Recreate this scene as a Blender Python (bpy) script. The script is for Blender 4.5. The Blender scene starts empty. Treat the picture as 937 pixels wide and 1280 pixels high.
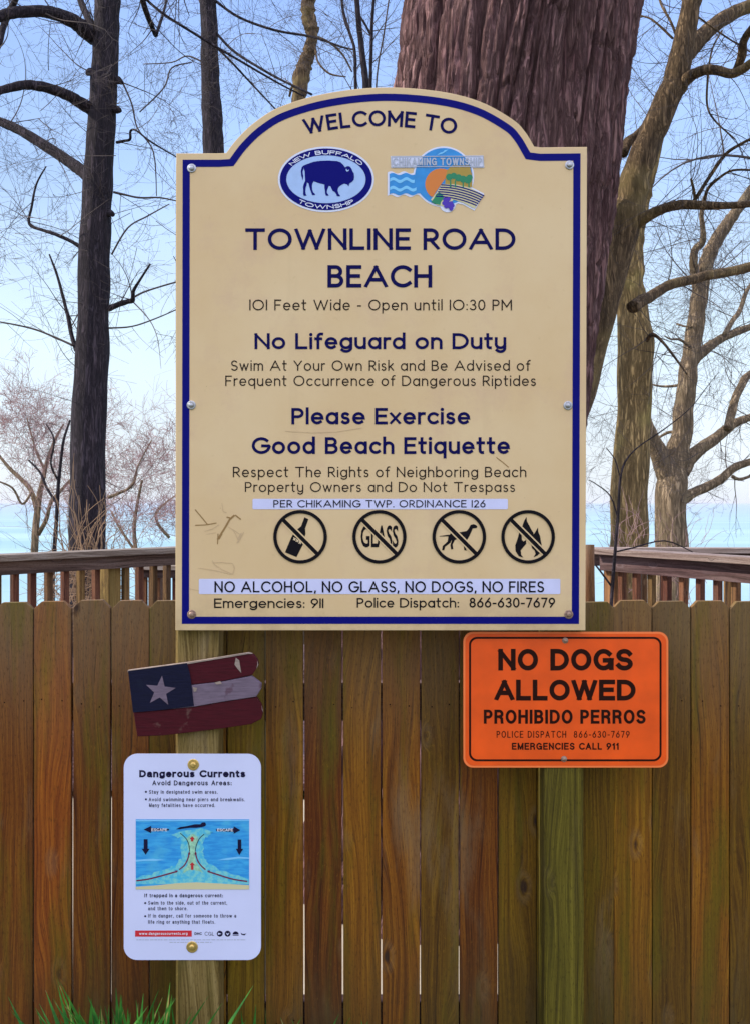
import bpy, bmesh, math, random
from mathutils import Vector, Matrix, noise
from math import radians as R, sin, cos, pi

S = bpy.context.scene
COL = S.collection

# ------------------------------------------------------------------ camera, sky, sun, exposure
F, CX, CY, EYE = 1268.0, 468.5, 628.0, 1.45     # focal length and horizon in photo pixels, eye height in metres
cam = bpy.data.cameras.new('camera')
cam.sensor_fit = 'VERTICAL'; cam.sensor_height = 36.0
cam.lens = 36.0 * F / 1280.0
cam.shift_y = -12.0 / 1280.0
cam.clip_start = 0.05; cam.clip_end = 60000
camo = bpy.data.objects.new('camera', cam); COL.objects.link(camo)
camo.location = (0, 0, EYE); camo.rotation_euler = (R(90), 0, 0)
S.camera = camo

SUN_DIR = Vector((-0.88, 0.03, 0.62)).normalized()        # towards the sun: from the left, just past the sign's plane
W = bpy.data.worlds.new("World"); S.world = W; W.use_nodes = True
nt = W.node_tree; nt.nodes.clear()
wo = nt.nodes.new('ShaderNodeOutputWorld'); bg = nt.nodes.new('ShaderNodeBackground')
sky = nt.nodes.new('ShaderNodeTexSky'); sky.sky_type = 'NISHITA'; sky.sun_disc = False
sky.sun_elevation = math.asin(SUN_DIR.z); sky.sun_rotation = math.atan2(SUN_DIR.x, SUN_DIR.y)
sky.altitude = 180; sky.air_density = 1.0; sky.dust_density = 0.6; sky.ozone_density = 2.0
# thin veil over the sky; unseen brightness added overhead and inland (-Y) lights the signs
tc = nt.nodes.new('ShaderNodeTexCoord'); sep = nt.nodes.new('ShaderNodeSeparateXYZ')
nt.links.new(tc.outputs['Generated'], sep.inputs[0])
def wmath(op, a, b=None, c=None):
    n = nt.nodes.new('ShaderNodeMath'); n.operation = op
    for i, v in enumerate((a, b, c)):
        if v is None: continue
        if isinstance(v, (int, float)): n.inputs[i].default_value = v
        else: nt.links.new(v, n.inputs[i])
    return n.outputs[0]
def wrange(v, a, b, c, d):
    n = nt.nodes.new('ShaderNodeMapRange'); n.interpolation_type = 'SMOOTHSTEP'
    nt.links.new(v, n.inputs[0])
    for i, k in enumerate((a, b, c, d)): n.inputs[1 + i].default_value = k
    return n.outputs[0]
wn = nt.nodes.new('ShaderNodeTexNoise'); wn.inputs['Scale'].default_value = 2.2; wn.inputs['Detail'].default_value = 5
wmap = nt.nodes.new('ShaderNodeMapping'); wmap.inputs['Scale'].default_value = (1, 1, 2.5)
nt.links.new(tc.outputs['Generated'], wmap.inputs[0]); nt.links.new(wmap.outputs[0], wn.inputs['Vector'])
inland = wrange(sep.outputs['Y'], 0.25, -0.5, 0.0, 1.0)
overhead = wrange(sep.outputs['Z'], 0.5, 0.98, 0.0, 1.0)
patch = wrange(wn.outputs['Fac'], 0.25, 0.72, 0.86, 1.10)
def wmul(col, fac):
    n = nt.nodes.new('ShaderNodeVectorMath'); n.operation = 'SCALE'
    if isinstance(col, tuple): n.inputs[0].default_value = col
    else: nt.links.new(col, n.inputs[0])
    if isinstance(fac, (int, float)): n.inputs[3].default_value = fac
    else: nt.links.new(fac, n.inputs[3])
    return n.outputs[0]
def wadd(a, b):
    n = nt.nodes.new('ShaderNodeVectorMath'); n.operation = 'ADD'
    nt.links.new(a, n.inputs[0]); nt.links.new(b, n.inputs[1]); return n.outputs[0]
gr = nt.nodes.new('ShaderNodeValToRGB')          # thin high cloud: colour by elevation, pale lavender at the lake, bluer higher up
gr.color_ramp.elements[0].position = 0.0; gr.color_ramp.elements[0].color = (0.65, 0.71, 0.80, 1)
gr.color_ramp.elements[1].position = 0.50; gr.color_ramp.elements[1].color = (0.27, 0.43, 0.88, 1)
for p_, c_ in ((.05, (.68, .74, .82)), (.16, (.60, .73, .83)), (.30, (.40, .57, .89))):
    e = gr.color_ramp.elements.new(p_); e.color = (*c_, 1)
nt.links.new(sep.outputs['Z'], gr.inputs[0])
front = wmul(wmul(gr.outputs[0], 11.6), patch)
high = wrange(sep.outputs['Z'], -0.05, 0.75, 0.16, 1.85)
back = wmul(wmul((8.0, 6.9, 5.9), wmath('MULTIPLY', wmath('MAXIMUM', inland, overhead), high)), patch)  # added sky glow above and behind the camera, for the sign fronts
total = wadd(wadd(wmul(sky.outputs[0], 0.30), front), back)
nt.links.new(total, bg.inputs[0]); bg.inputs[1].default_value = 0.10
nt.links.new(bg.outputs[0], wo.inputs[0])

sun = bpy.data.lights.new('sun', 'SUN'); sun.energy = 5.0; sun.angle = R(0.6); sun.color = (1.0, 0.90, 0.74)
suno = bpy.data.objects.new('sun', sun); COL.objects.link(suno)
suno.location = (-6, 2, 9); suno.rotation_euler = SUN_DIR.to_track_quat('Z', 'Y').to_euler()
S.view_settings.view_transform = 'Standard'; S.view_settings.look = 'None'
S.view_settings.exposure = 0.0; S.view_settings.gamma = 1.0
S.view_settings.use_curve_mapping = False

# ------------------------------------------------------------------ helpers
def P(px, py, d):
    """world point seen at photo pixel (px, py) at distance d in front of the eye"""
    return Vector(((px - CX) * d / F, d, EYE - (py - CY) * d / F))

def link(name, me, mat=None, parent=None):
    o = bpy.data.objects.new(name, me); COL.objects.link(o)
    if me is not None and mat is not None:
        me.materials.append(mat)
    if parent is not None: o.parent = parent
    return o

def tag(o, label=None, cat=None, group=None, kind=None):
    if label: o['label'] = label
    if cat: o['category'] = cat
    if group: o['group'] = group
    if kind: o['kind'] = kind
    return o

def empty(name, loc, label, cat, group=None):
    o = bpy.data.objects.new(name, None); COL.objects.link(o); o.location = loc
    o.empty_display_size = 0.1
    return tag(o, label, cat, group)

class MB:
    """collects geometry, links it as one mesh object"""
    def __init__(s): s.v = []; s.f = []
    def add(s, vs, fs):
        b = len(s.v); s.v.extend([tuple(v) for v in vs]); s.f.extend([tuple(i + b for i in f) for f in fs])
    def box(s, c, size, rz=0.0):
        hx, hy, hz = size[0]/2, size[1]/2, size[2]/2
        vs = []
        for sx, sy, sz in ((-1,-1,-1),(1,-1,-1),(1,1,-1),(-1,1,-1),(-1,-1,1),(1,-1,1),(1,1,1),(-1,1,1)):
            x, y = sx*hx, sy*hy
            vs.append((c[0]+x*cos(rz)-y*sin(rz), c[1]+x*sin(rz)+y*cos(rz), c[2]+sz*hz))
        s.add(vs, [(3,2,1,0),(4,5,6,7),(0,1,5,4),(1,2,6,5),(2,3,7,6),(3,0,4,7)])
    def prism(s, pts, y0, y1):
        """outline (x, z) counter-clockwise, front face at y0 (towards -Y), back at y1"""
        a = sum(pts[i][0]*pts[(i+1) % len(pts)][1] - pts[(i+1) % len(pts)][0]*pts[i][1] for i in range(len(pts)))
        if a < 0: pts = pts[::-1]
        n = len(pts)
        vs = [(x, y0, z) for x, z in pts] + [(x, y1, z) for x, z in pts]
        fs = [tuple(range(n)), tuple(range(2*n-1, n-1, -1))]
        for i in range(n):
            j = (i+1) % n; fs.append((j, i, n+i, n+j))
        s.add(vs, fs)
    def sheet(s, pts, y):
        a = sum(pts[i][0]*pts[(i+1) % len(pts)][1] - pts[(i+1) % len(pts)][0]*pts[i][1] for i in range(len(pts)))
        if a < 0: pts = pts[::-1]
        s.add([(x, y, z) for x, z in pts], [tuple(range(len(pts)))])
    def ring(s, outer, inner, y):
        n = len(outer)
        s.add([(x, y, z) for x, z in outer] + [(x, y, z) for x, z in inner],
              [(i, (i+1) % n, n+(i+1) % n, n+i) for i in range(n)])
    def ribbon(s, pts, hw, y, cap=True, closed=False):
        pts = [Vector(p) for p in pts]
        q = [pts[0]]
        for p in pts[1:]:
            if (p - q[-1]).length > 1e-6: q.append(p)
        pts = q
        if closed and (pts[0]-pts[-1]).length < 1e-6: pts.pop()
        n = len(pts)
        if n < 2: return
        if cap and not closed:
            pts[0] = pts[0] + (pts[0]-pts[1]).normalized()*hw
            pts[-1] = pts[-1] + (pts[-1]-pts[-2]).normalized()*hw
        L, Rr = [], []
        for i in range(n):
            a = pts[i-1] if (i > 0 or closed) else None
            c = pts[(i+1) % n] if (i < n-1 or closed) else None
            d1 = (pts[i]-a).normalized() if a is not None else None
            d2 = (c-pts[i]).normalized() if c is not None else None
            if d1 is None: d1 = d2
            if d2 is None: d2 = d1
            n1 = Vector((-d1.y, d1.x)); n2 = Vector((-d2.y, d2.x))
            m = n1+n2
            if m.length < 1e-4: m = n1.copy()
            m.normalize(); k = min(1.0/max(m.dot(n1), 0.2), 1.43)
            L.append(pts[i]+m*hw*k); Rr.append(pts[i]-m*hw*k)
        vs = [(p.x, y-4e-6*i, p.y) for i, p in enumerate(L)] + [(p.x, y-4e-6*i, p.y) for i, p in enumerate(Rr)]
        fs = []
        for i in range(n if closed else n-1):
            j = (i+1) % n; fs.append((i, n+i, n+j, j))
        s.add(vs, fs)
    def tube(s, pts, rad, sides=6, wob=0.0, seed=0, closed_end=True):
        n = len(pts); pts = [Vector(p) for p in pts]
        ref = None; rings = []
        for i in range(n):
            t = (pts[min(i+1, n-1)] - pts[max(i-1, 0)])
            if t.length < 1e-9: t = Vector((0, 0, 1))
            t.normalize()
            if ref is None:
                ref = Vector((1, 0, 0)) if abs(t.x) < 0.8 else Vector((0, 1, 0))
            u = (ref - t*ref.dot(t)).normalized(); ref = u
            w = t.cross(u)
            r = rad[i] if not isinstance(rad, (int, float)) else rad
            for k in range(sides):
                a = 2*pi*k/sides; rr = r
                dv = u*cos(a)+w*sin(a)
                if wob:
                    rr *= 1 + wob*noise.noise((pts[i]*1.0 + dv*r*1.5)*(0.35/max(r, .02)) + Vector((seed, 0, 0)))
                rings.append(pts[i] + dv*rr)
        fs = []
        for i in range(n-1):
            for k in range(sides):
                k2 = (k+1) % sides
                fs.append((i*sides+k, i*sides+k2, (i+1)*sides+k2, (i+1)*sides+k))
        if closed_end:
            fs.append(tuple(range(sides))[::-1]); fs.append(tuple(range((n-1)*sides, n*sides)))
        s.add(rings, fs)
    def lathe(s, prof, c, n=20):
        """profile (r, y offset towards -Y) around the Y axis at c"""
        vs = []; fs = []
        for r, y in prof:
            for k in range(n):
                a = 2*pi*k/n; vs.append((c[0]+r*cos(a), c[1]-y, c[2]+r*sin(a)))
        for i in range(len(prof)-1):
            for k in range(n):
                k2 = (k+1) % n; fs.append((i*n+k, i*n+k2, (i+1)*n+k2, (i+1)*n+k))
        fs.append(tuple(range((len(prof)-1)*n, len(prof)*n)))
        s.add(vs, fs)
    def build(s, name, mat, parent=None, loc=None, smooth=False, bevel=0.0):
        me = bpy.data.meshes.new(name)
        off = Vector(loc) if loc is not None else Vector((0, 0, 0))
        me.from_pydata([tuple(Vector(v)-off) for v in s.v], [], s.f); me.update()
        if bevel:
            bm = bmesh.new(); bm.from_mesh(me)
            bmesh.ops.bevel(bm, geom=[e for e in bm.edges if len(e.link_faces) == 2 and e.calc_face_angle(0) > 0.5],
                            offset=bevel, segments=2, affect='EDGES', profile=0.6)
            bm.to_mesh(me); bm.free()
        if smooth:
            for p in me.polygons: p.use_smooth = True
        o = link(name, me, mat, parent)
        if loc is not None: o.location = off if parent is None else off
        return o

def circ(cx, cy, rx, ry=None, n=40, a0=0.0, a1=360.0):
    ry = rx if ry is None else ry
    full = abs(abs(a1-a0)-360) < 1e-6
    m = n if full else n+1
    return [(cx+rx*cos(R(a0+(a1-a0)*i/n)), cy+ry*sin(R(a0+(a1-a0)*i/n))) for i in range(m)]

def rrect(x0, z0, x1, z1, r, n=8):
    out = []
    for cx, cz, a in ((x1-r, z1-r, 0), (x0+r, z1-r, 90), (x0+r, z0+r, 180), (x1-r, z0+r, 270)):
        out += [(cx+r*cos(R(a+90*i/n)), cz+r*sin(R(a+90*i/n))) for i in range(n+1)]
    return out

def crom(pts, n=8, closed=False):
    pts = [Vector(p) for p in pts]; out = []; m = len(pts)
    for i in range(m if closed else m-1):
        g = lambda k: pts[k % m] if closed else pts[max(0, min(m-1, k))]
        p0, p1, p2, p3 = g(i-1), g(i), g(i+1), g(i+2)
        for k in range(n):
            t = k/n
            out.append(0.5*((2*p1)+(p2-p0)*t+(2*p0-5*p1+4*p2-p3)*t*t+(3*p1-p0-3*p2+p3)*t*t*t))
    if not closed: out.append(pts[-1])
    return out

def inset(pts, d):
    """offset a closed polygon inwards by d"""
    a = sum(pts[i][0]*pts[(i+1) % len(pts)][1] - pts[(i+1) % len(pts)][0]*pts[i][1] for i in range(len(pts)))
    sg = 1 if a > 0 else -1
    n = len(pts); out = []
    for i in range(n):
        p0, p1, p2 = Vector(pts[i-1]), Vector(pts[i]), Vector(pts[(i+1) % n])
        d1 = (p1-p0).normalized(); d2 = (p2-p1).normalized()
        n1 = Vector((-d1.y, d1.x))*sg; n2 = Vector((-d2.y, d2.x))*sg
        m = (n1+n2).normalized(); k = min(1/max(m.dot(n1), .3), 1.6)
        q = p1+m*d*k; out.append((q.x, q.y))
    return out

# ------------------------------------------------------------------ materials
def mat(name, col, rough=0.6, metal=0.0, spec=0.4, mottle=0.0, mscale=12.0, bump=0.0, bscale=80.0, emit=None):
    m = bpy.data.materials.new(name); m.use_nodes = True
    n = m.node_tree; b = n.nodes['Principled BSDF']
    b.inputs['Base Color'].default_value = (*col, 1); b.inputs['Roughness'].default_value = rough
    b.inputs['Metallic'].default_value = metal; b.inputs['Specular IOR Level'].default_value = spec
    t = n.nodes.new('ShaderNodeTexCoord')
    if mottle:
        x = n.nodes.new('ShaderNodeTexNoise'); x.inputs['Scale'].default_value = mscale; x.inputs['Detail'].default_value = 6
        n.links.new(t.outputs['Object'], x.inputs['Vector'])
        r = n.nodes.new('ShaderNodeValToRGB')
        r.color_ramp.elements[0].position = .3; r.color_ramp.elements[1].position = .7
        r.color_ramp.elements[0].color = (*[c*(1-mottle) for c in col], 1)
        r.color_ramp.elements[1].color = (*[min(1, c*(1+mottle)) for c in col], 1)
        n.links.new(x.outputs['Fac'], r.inputs[0]); n.links.new(r.outputs[0], b.inputs['Base Color'])
    if bump:
        x = n.nodes.new('ShaderNodeTexNoise'); x.inputs['Scale'].default_value = bscale; x.inputs['Detail'].default_value = 4
        n.links.new(t.outputs['Object'], x.inputs['Vector'])
        q = n.nodes.new('ShaderNodeBump'); q.inputs['Strength'].default_value = bump; q.inputs['Distance'].default_value = .002
        n.links.new(x.outputs['Fac'], q.inputs['Height']); n.links.new(q.outputs[0], b.inputs['Normal'])
    return m

class NT:
    def __init__(s, name):
        s.m = bpy.data.materials.new(name); s.m.use_nodes = True; s.t = s.m.node_tree
        s.b = s.t.nodes['Principled BSDF']; s.tc = s.t.nodes.new('ShaderNodeTexCoord')
    def n(s, typ, **k):
        x = s.t.nodes.new(typ)
        for a, v in k.items(): setattr(x, a, v)
        return x
    def l(s, a, b): s.t.links.new(a, b)
    def val(s, sock, v):
        if isinstance(v, (int, float)): sock.default_value = v
        elif isinstance(v, tuple): sock.default_value = v
        else: s.l(v, sock)
    def math(s, op, a, b=0.0, clamp=False):
        x = s.n('ShaderNodeMath', operation=op, use_clamp=clamp); s.val(x.inputs[0], a); s.val(x.inputs[1], b); return x.outputs[0]
    def vec(s, x, y, z):
        c = s.n('ShaderNodeCombineXYZ'); s.val(c.inputs[0], x); s.val(c.inputs[1], y); s.val(c.inputs[2], z); return c.outputs[0]
    def xyz(s, v):
        c = s.n('ShaderNodeSeparateXYZ'); s.l(v, c.inputs[0]); return c.outputs
    def noise(s, v, scale=1.0, detail=4, rough=.55, dist=0.0):
        x = s.n('ShaderNodeTexNoise'); s.l(v, x.inputs['Vector'])
        x.inputs['Scale'].default_value = scale; x.inputs['Detail'].default_value = detail
        x.inputs['Roughness'].default_value = rough; x.inputs['Distortion'].default_value = dist
        return x.outputs['Fac']
    def rng(s, v, a, b, c=0.0, d=1.0):
        x = s.n('ShaderNodeMapRange', interpolation_type='SMOOTHSTEP'); s.l(v, x.inputs[0])
        for i, k in enumerate((a, b, c, d)): x.inputs[1+i].default_value = k
        return x.outputs[0]
    def mix(s, f, a, b, blend='MIX'):
        x = s.n('ShaderNodeMix', data_type='RGBA', blend_type=blend)
        s.val(x.inputs[0], f)
        for sock, v in ((x.inputs[6], a), (x.inputs[7], b)):
            if isinstance(v, tuple): sock.default_value = (*v[:3], 1)
            else: s.l(v, sock)
        return x.outputs[2]
    def bump(s, h, strength, dist):
        x = s.n('ShaderNodeBump'); x.inputs['Strength'].default_value = strength; x.inputs['Distance'].default_value = dist
        s.l(h, x.inputs['Height']); s.l(x.outputs[0], s.b.inputs['Normal'])

def wood(name, dark, mid, light, algae=(0.07, 0.075, 0.012), algae_amt=0.6, grey=(0.17, 0.13, 0.10), grey_top=None, knots=1.0, axis='z', rough=.75, grain=1.0, fine=52.0, lo=.41, hi=.61):
    k = NT(name)
    x, y, z = k.xyz(k.tc.outputs['Object'])
    if axis == 'x': x, z = z, x
    oi = k.n('ShaderNodeObjectInfo'); rnd = oi.outputs['Random']
    r1 = k.math('MULTIPLY', rnd, 37.0); r2 = k.math('MULTIPLY', rnd, 91.0)
    xx = k.math('ADD', x, r1); zz = k.math('ADD', z, r2)
    # knots
    kv = k.n('ShaderNodeTexVoronoi'); kv.feature = 'F1'; kv.inputs['Scale'].default_value = 1.0
    k.l(k.vec(k.math('MULTIPLY', xx, 11.0), k.math('MULTIPLY', y, 4.0), k.math('MULTIPLY', zz, 5.2)), kv.inputs['Vector'])
    kd = k.math('ADD', kv.outputs['Distance'], k.math('MULTIPLY', k.math('SUBTRACT', k.noise(k.vec(k.math('MULTIPLY', xx, 70.0), 0.0, k.math('MULTIPLY', zz, 35.0)), 1.0, 3), .5), .09))
    kd = k.math('ADD', kd, k.math('MULTIPLY', k.xyz(kv.outputs['Color'])[0], .085))
    knot = k.rng(kd, 0.06, 0.145, knots, 0.0)
    halo = k.rng(kd, 0.05, 0.30, 1.0, 0.0)
    low = k.noise(k.vec(k.math('MULTIPLY', xx, 7.0), k.math('MULTIPLY', y, 7.0), k.math('MULTIPLY', zz, 1.1)), 1.0, 2)
    gx = k.math('ADD', k.math('ADD', k.math('MULTIPLY', xx, fine), k.math('MULTIPLY', low, fine*.13)), k.math('MULTIPLY', halo, 1.7))
    g1 = k.noise(k.vec(gx, k.math('MULTIPLY', y, 30.0), k.math('MULTIPLY', zz, 1.0)), 1.0, 3, .6)
    g2 = k.noise(k.vec(k.math('MULTIPLY', gx, 5.0), k.math('MULTIPLY', y, 200.0), k.math('MULTIPLY', zz, 6.0)), 1.0, 3, .65)
    g = k.math('ADD', k.math('MULTIPLY', g1, .52), k.math('MULTIPLY', g2, .48))
    cr = k.n('ShaderNodeValToRGB'); el = cr.color_ramp.elements
    el[0].position = lo; el[0].color = (*dark, 1); el[1].position = hi; el[1].color = (*light, 1)
    e = el.new(.5); e.color = (*mid, 1)
    k.l(g, cr.inputs[0]); c = cr.outputs[0]
    hs = k.n('ShaderNodeHueSaturation'); k.l(c, hs.inputs['Color'])
    k.l(k.rng(k.math('FRACT', k.math('MULTIPLY', rnd, 7.31)), 0, 1, .66, 1.28), hs.inputs['Value'])
    k.l(k.rng(k.math('FRACT', k.math('MULTIPLY', rnd, 3.77)), 0, 1, .474, .526), hs.inputs['Hue'])
    c = hs.outputs[0]
    # weather: grey patches, greener where algae has taken hold
    wv = k.vec(k.math('MULTIPLY', xx, 9.0), k.math('MULTIPLY', y, 3.0), k.math('MULTIPLY', zz, 2.0))
    w1 = k.noise(wv, 1.0, 5, .6); 
    gm = k.rng(w1, .52, .72, 0, .55)
    if grey_top is not None:
        gm = k.math('MAXIMUM', gm, k.math('MULTIPLY', k.rng(z, grey_top-.55, grey_top, 0, .72), k.rng(w1, .25, .6, .5, 1.0)))
    c = k.mix(k.math('MULTIPLY', k.rng(kd, .11, .16, 0, .22), k.rng(kd, .16, .28, 1, 0)), c, tuple(q*1.15 for q in grey))
    c = k.mix(gm, c, grey)
    av = k.vec(k.math('ADD', k.math('MULTIPLY', xx, 13.0), 40.0), k.math('MULTIPLY', y, 3.0), k.math('MULTIPLY', zz, 1.7))
    am = k.math('MULTIPLY', k.rng(k.noise(av, 1.0, 5, .6), .48, .68, 0, algae_amt), k.rng(g2, .3, .7, .55, 1.0))
    c = k.mix(am, c, algae)
    c = k.mix(k.math('MULTIPLY', knot, .85), c, (0.018, 0.009, 0.010))
    fl = k.noise(k.vec(k.math('MULTIPLY', xx, 260.0), k.math('MULTIPLY', y, 90.0), k.math('MULTIPLY', zz, 70.0)), 1.0, 3, .7)
    c = k.mix(k.rng(fl, .30, .48, .55, 0.0), c, tuple(q*.6 for q in dark))
    c = k.mix(k.rng(fl, .58, .74, 0.0, .45), c, light)
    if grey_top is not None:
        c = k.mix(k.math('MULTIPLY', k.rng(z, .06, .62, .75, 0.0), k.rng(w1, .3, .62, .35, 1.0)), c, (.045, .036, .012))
    # fine dark checks along the grain
    ck = k.noise(k.vec(k.math('MULTIPLY', gx, 2.2), k.math('MULTIPLY', y, 50.0), k.math('MULTIPLY', zz, 2.3)), 1.0, 2, .5)
    c = k.mix(k.rng(ck, .27, .34, .75, 0.0), c, (0.02, 0.012, 0.006))
    k.l(c, k.b.inputs['Base Color'])
    k.b.inputs['Roughness'].default_value = rough; k.b.inputs['Specular IOR Level'].default_value = .25
    k.bump(k.math('SUBTRACT', g, k.math('MULTIPLY', knot, .3)), .55*grain, .003)
    return k.m

def bark(name, dark, light, lichen=None, sx=26.0, sz=3.2, strength=1.0, dist=.03):
    k = NT(name)
    x, y, z = k.xyz(k.tc.outputs['Object'])
    v = k.vec(k.math('MULTIPLY', x, sx), k.math('MULTIPLY', y, sx), k.math('MULTIPLY', z, sz))
    n1 = k.noise(v, 1.0, 6, .62, .9)
    rg = k.math('SUBTRACT', 1.0, k.math('MULTIPLY', k.math('ABSOLUTE', k.math('SUBTRACT', n1, .5)), 9.0), clamp=True)
    n2 = k.noise(k.tc.outputs['Object'], 3.0, 4)
    c = k.mix(k.rng(k.noise(v, .8, 9, .78, .3), .32, .70), dark, light)
    c = k.mix(k.math('MULTIPLY', rg, .75), c, tuple(q*.35 for q in dark))
    if lichen: c = k.mix(k.rng(n2, .52, .7, 0, .6), c, lichen)
    k.l(c, k.b.inputs['Base Color']); k.b.inputs['Roughness'].default_value = .9; k.b.inputs['Specular IOR Level'].default_value = .2
    k.bump(k.math('SUBTRACT', n1, rg), strength, dist*.4)
    return k.m

M = {}
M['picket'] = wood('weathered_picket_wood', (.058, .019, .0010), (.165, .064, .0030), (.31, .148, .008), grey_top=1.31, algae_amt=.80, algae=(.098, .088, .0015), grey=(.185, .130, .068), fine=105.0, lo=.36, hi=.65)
M['post'] = wood('treated_post_wood', (.075, .045, .010), (.145, .095, .028), (.23, .16, .06), algae=(.062, .058, .006), algae_amt=.8, knots=.4, grey=(.26, .20, .13), fine=95.0)
M['mossy'] = wood('mossy_post_wood', (.040, .024, .002), (.080, .052, .004), (.145, .098, .012), algae=(.046, .042, .002), algae_amt=.6, knots=.2, grey=(.10, .075, .025), fine=95.0)
M['rail'] = wood('deck_rail_wood', (.07, .028, .012), (.15, .065, .028), (.24, .12, .055), algae_amt=.2, knots=.6, grey=(.16, .11, .08))
M['railx'] = wood('deck_cap_wood', (.055, .030, .028), (.11, .062, .058), (.18, .12, .115), algae_amt=.1, knots=.3, grey=(.16, .13, .15), axis='x')
M['capx'] = wood('weathered_cap_board', (.13, .09, .075), (.24, .18, .15), (.34, .28, .25), algae_amt=.1, knots=.3, grey=(.32, .29, .28), axis='x')
M['deckpost'] = wood('deck_post_wood', (.12, .06, .02), (.22, .12, .04), (.32, .19, .07), algae_amt=.3, knots=.4)
M['oak'] = bark('oak_bark', (.14, .066, .074), (.32, .19, .18), sx=40, sz=4, strength=.9, dist=.025)
M['limbbark'] = bark('limb_bark', (.10, .066, .044), (.38, .26, .145), lichen=(.32, .24, .10), sx=60, sz=7, dist=.015)
M['darkbark'] = bark('dark_tree_bark', (.030, .025, .037), (.092, .072, .088), sx=34, sz=4.5)
M['tanbark'] = bark('tan_tree_bark', (.20, .135, .06), (.54, .38, .17), lichen=(.36, .29, .10), sx=34, sz=4.0)
M['greybark'] = bark('grey_tree_bark', (.22, .16, .10), (.54, .40, .26), lichen=(.38, .30, .19), sx=30, sz=3.0)
M['twig'] = mat('twig_bark', (.075, .058, .055), .85, mottle=.4, mscale=3)
M['twigtan'] = mat('tan_twig_bark', (.17, .12, .085), .85, mottle=.4, mscale=3)
M['twigpink'] = mat('reddish_twig_bark', (.34, .21, .20), .85, mottle=.35, mscale=2)
M['straw'] = mat('dry_vine_stem', (.27, .175, .105), .8, mottle=.35, mscale=5)
M['cream_edge'] = mat('cream_panel_edge', (.70, .55, .34), .55, mottle=.06, mscale=9)
M['navy'] = mat('navy_vinyl', (.004, .005, .165), .45, spec=.06)
M['navytext'] = mat('dark_navy_vinyl', (.004, .004, .075), .45, spec=.06)
M['black'] = mat('black_vinyl', (.008, .007, .010), .5, spec=.06)
M['brownblack'] = mat('thin_black_lettering', (.020, .013, .012), .55, spec=.06)
M['strip'] = mat('pale_blue_white_strip', (.62, .64, .90), .4, mottle=.05, mscale=20)
M['emblem_white'] = mat('white_sticker', (.70, .74, .90), .4)
M['skyblue'] = mat('pale_blue_print', (.38, .55, .88), .45, mottle=.06, mscale=40)
M['blue'] = mat('lake_blue_print', (.02, .26, .66), .45, mottle=.1, mscale=60)
M['lightblue'] = mat('light_wave_print', (.20, .58, .92), .45)
M['orangeprint'] = mat('sun_orange_print', (.66, .20, .03), .45)
M['gold'] = mat('gold_hill_print', (.40, .27, .04), .45)
M['green'] = mat('tree_green_print', (.01, .22, .10), .45)
M['paleyellow'] = mat('pale_field_print', (.62, .58, .34), .45)
M['grape'] = mat('grape_purple_print', (.06, .02, .42), .45)
M['greyletter'] = mat('silver_lettering', (.42, .46, .55), .4)
M['steel'] = mat('galvanised_steel', (.42, .43, .46), .38, metal=.9, mottle=.25, mscale=300)
M['rusty'] = mat('stained_bolt_steel', (.33, .22, .17), .5, metal=.6, mottle=.4, mscale=300)
M['brass'] = mat('brass_washer', (.68, .48, .16), .4, metal=.8, mottle=.2, mscale=300)
M['scratch'] = mat('scratched_bare_panel', (.30, .18, .065), .8)
M['scratchlight'] = mat('faint_scratch', (.58, .42, .24), .8)
M['signorange'] = mat('orange_sign_enamel', (.80, .090, .005), .40, mottle=.13, mscale=14)
M['signorange_rim'] = mat('orange_sign_rim', (.90, .20, .05), .42)
M['brownink'] = mat('dark_brown_ink', (.022, .007, .005), .5, spec=.06)
M['whitesign'] = mat('white_sign_enamel', (.64, .68, .94), .35, mottle=.03, mscale=10)
M['red'] = mat('red_print', (.62, .025, .04), .45)
M['darkink'] = mat('dark_ink', (.012, .010, .040), .5, spec=.06)
M['whiteink'] = mat('white_ink', (.78, .80, .90), .5)
M['arrowred'] = mat('arrow_red_print', (.50, .02, .03), .5)
M['magenta'] = mat('dark_magenta_print', (.16, .004, .06), .5)
M['lawn'] = None

k = NT('cream_sign_paint')
x, y, z = k.xyz(k.tc.outputs['Object'])
n1 = k.noise(k.tc.outputs['Object'], 3.0, 6, .6); n2 = k.noise(k.tc.outputs['Object'], 45.0, 4)
c = k.mix(k.rng(n1, .3, .7), (.68, .49, .26), (.73, .555, .32))
c = k.mix(k.rng(n2, .62, .80, 0, .35), c, (.52, .37, .18))
n3 = k.noise(k.vec(k.math('MULTIPLY', x, 14.0), 0.0, k.math('MULTIPLY', z, 1.1)), 1.0, 4)
c = k.mix(k.rng(n3, .60, .78, 0, .22), c, (.54, .39, .22))
n4 = k.noise(k.vec(k.math('MULTIPLY', x, 5.0), 0.0, k.math('MULTIPLY', z, 5.0)), 1.0, 9, .72)
c = k.mix(k.rng(n4, .50, .66, 0, .34), c, (.60, .40, .27))
sp = k.noise(k.tc.outputs['Object'], 130.0, 2, .5)
c = k.mix(k.rng(sp, .74, .80, 0, .55), c, (.25, .17, .09))
c = k.mix(k.math('MULTIPLY', k.rng(z, 0.0, .10, .5, 0.0), k.rng(n4, .4, .6, .2, 1.0)), c, (.40, .29, .15))
k.l(c, k.b.inputs['Base Color']); k.b.inputs['Roughness'].default_value = .5; k.b.inputs['Specular IOR Level'].default_value = .3
k.bump(n2, .08, .001)
M['cream'] = k.m

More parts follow.
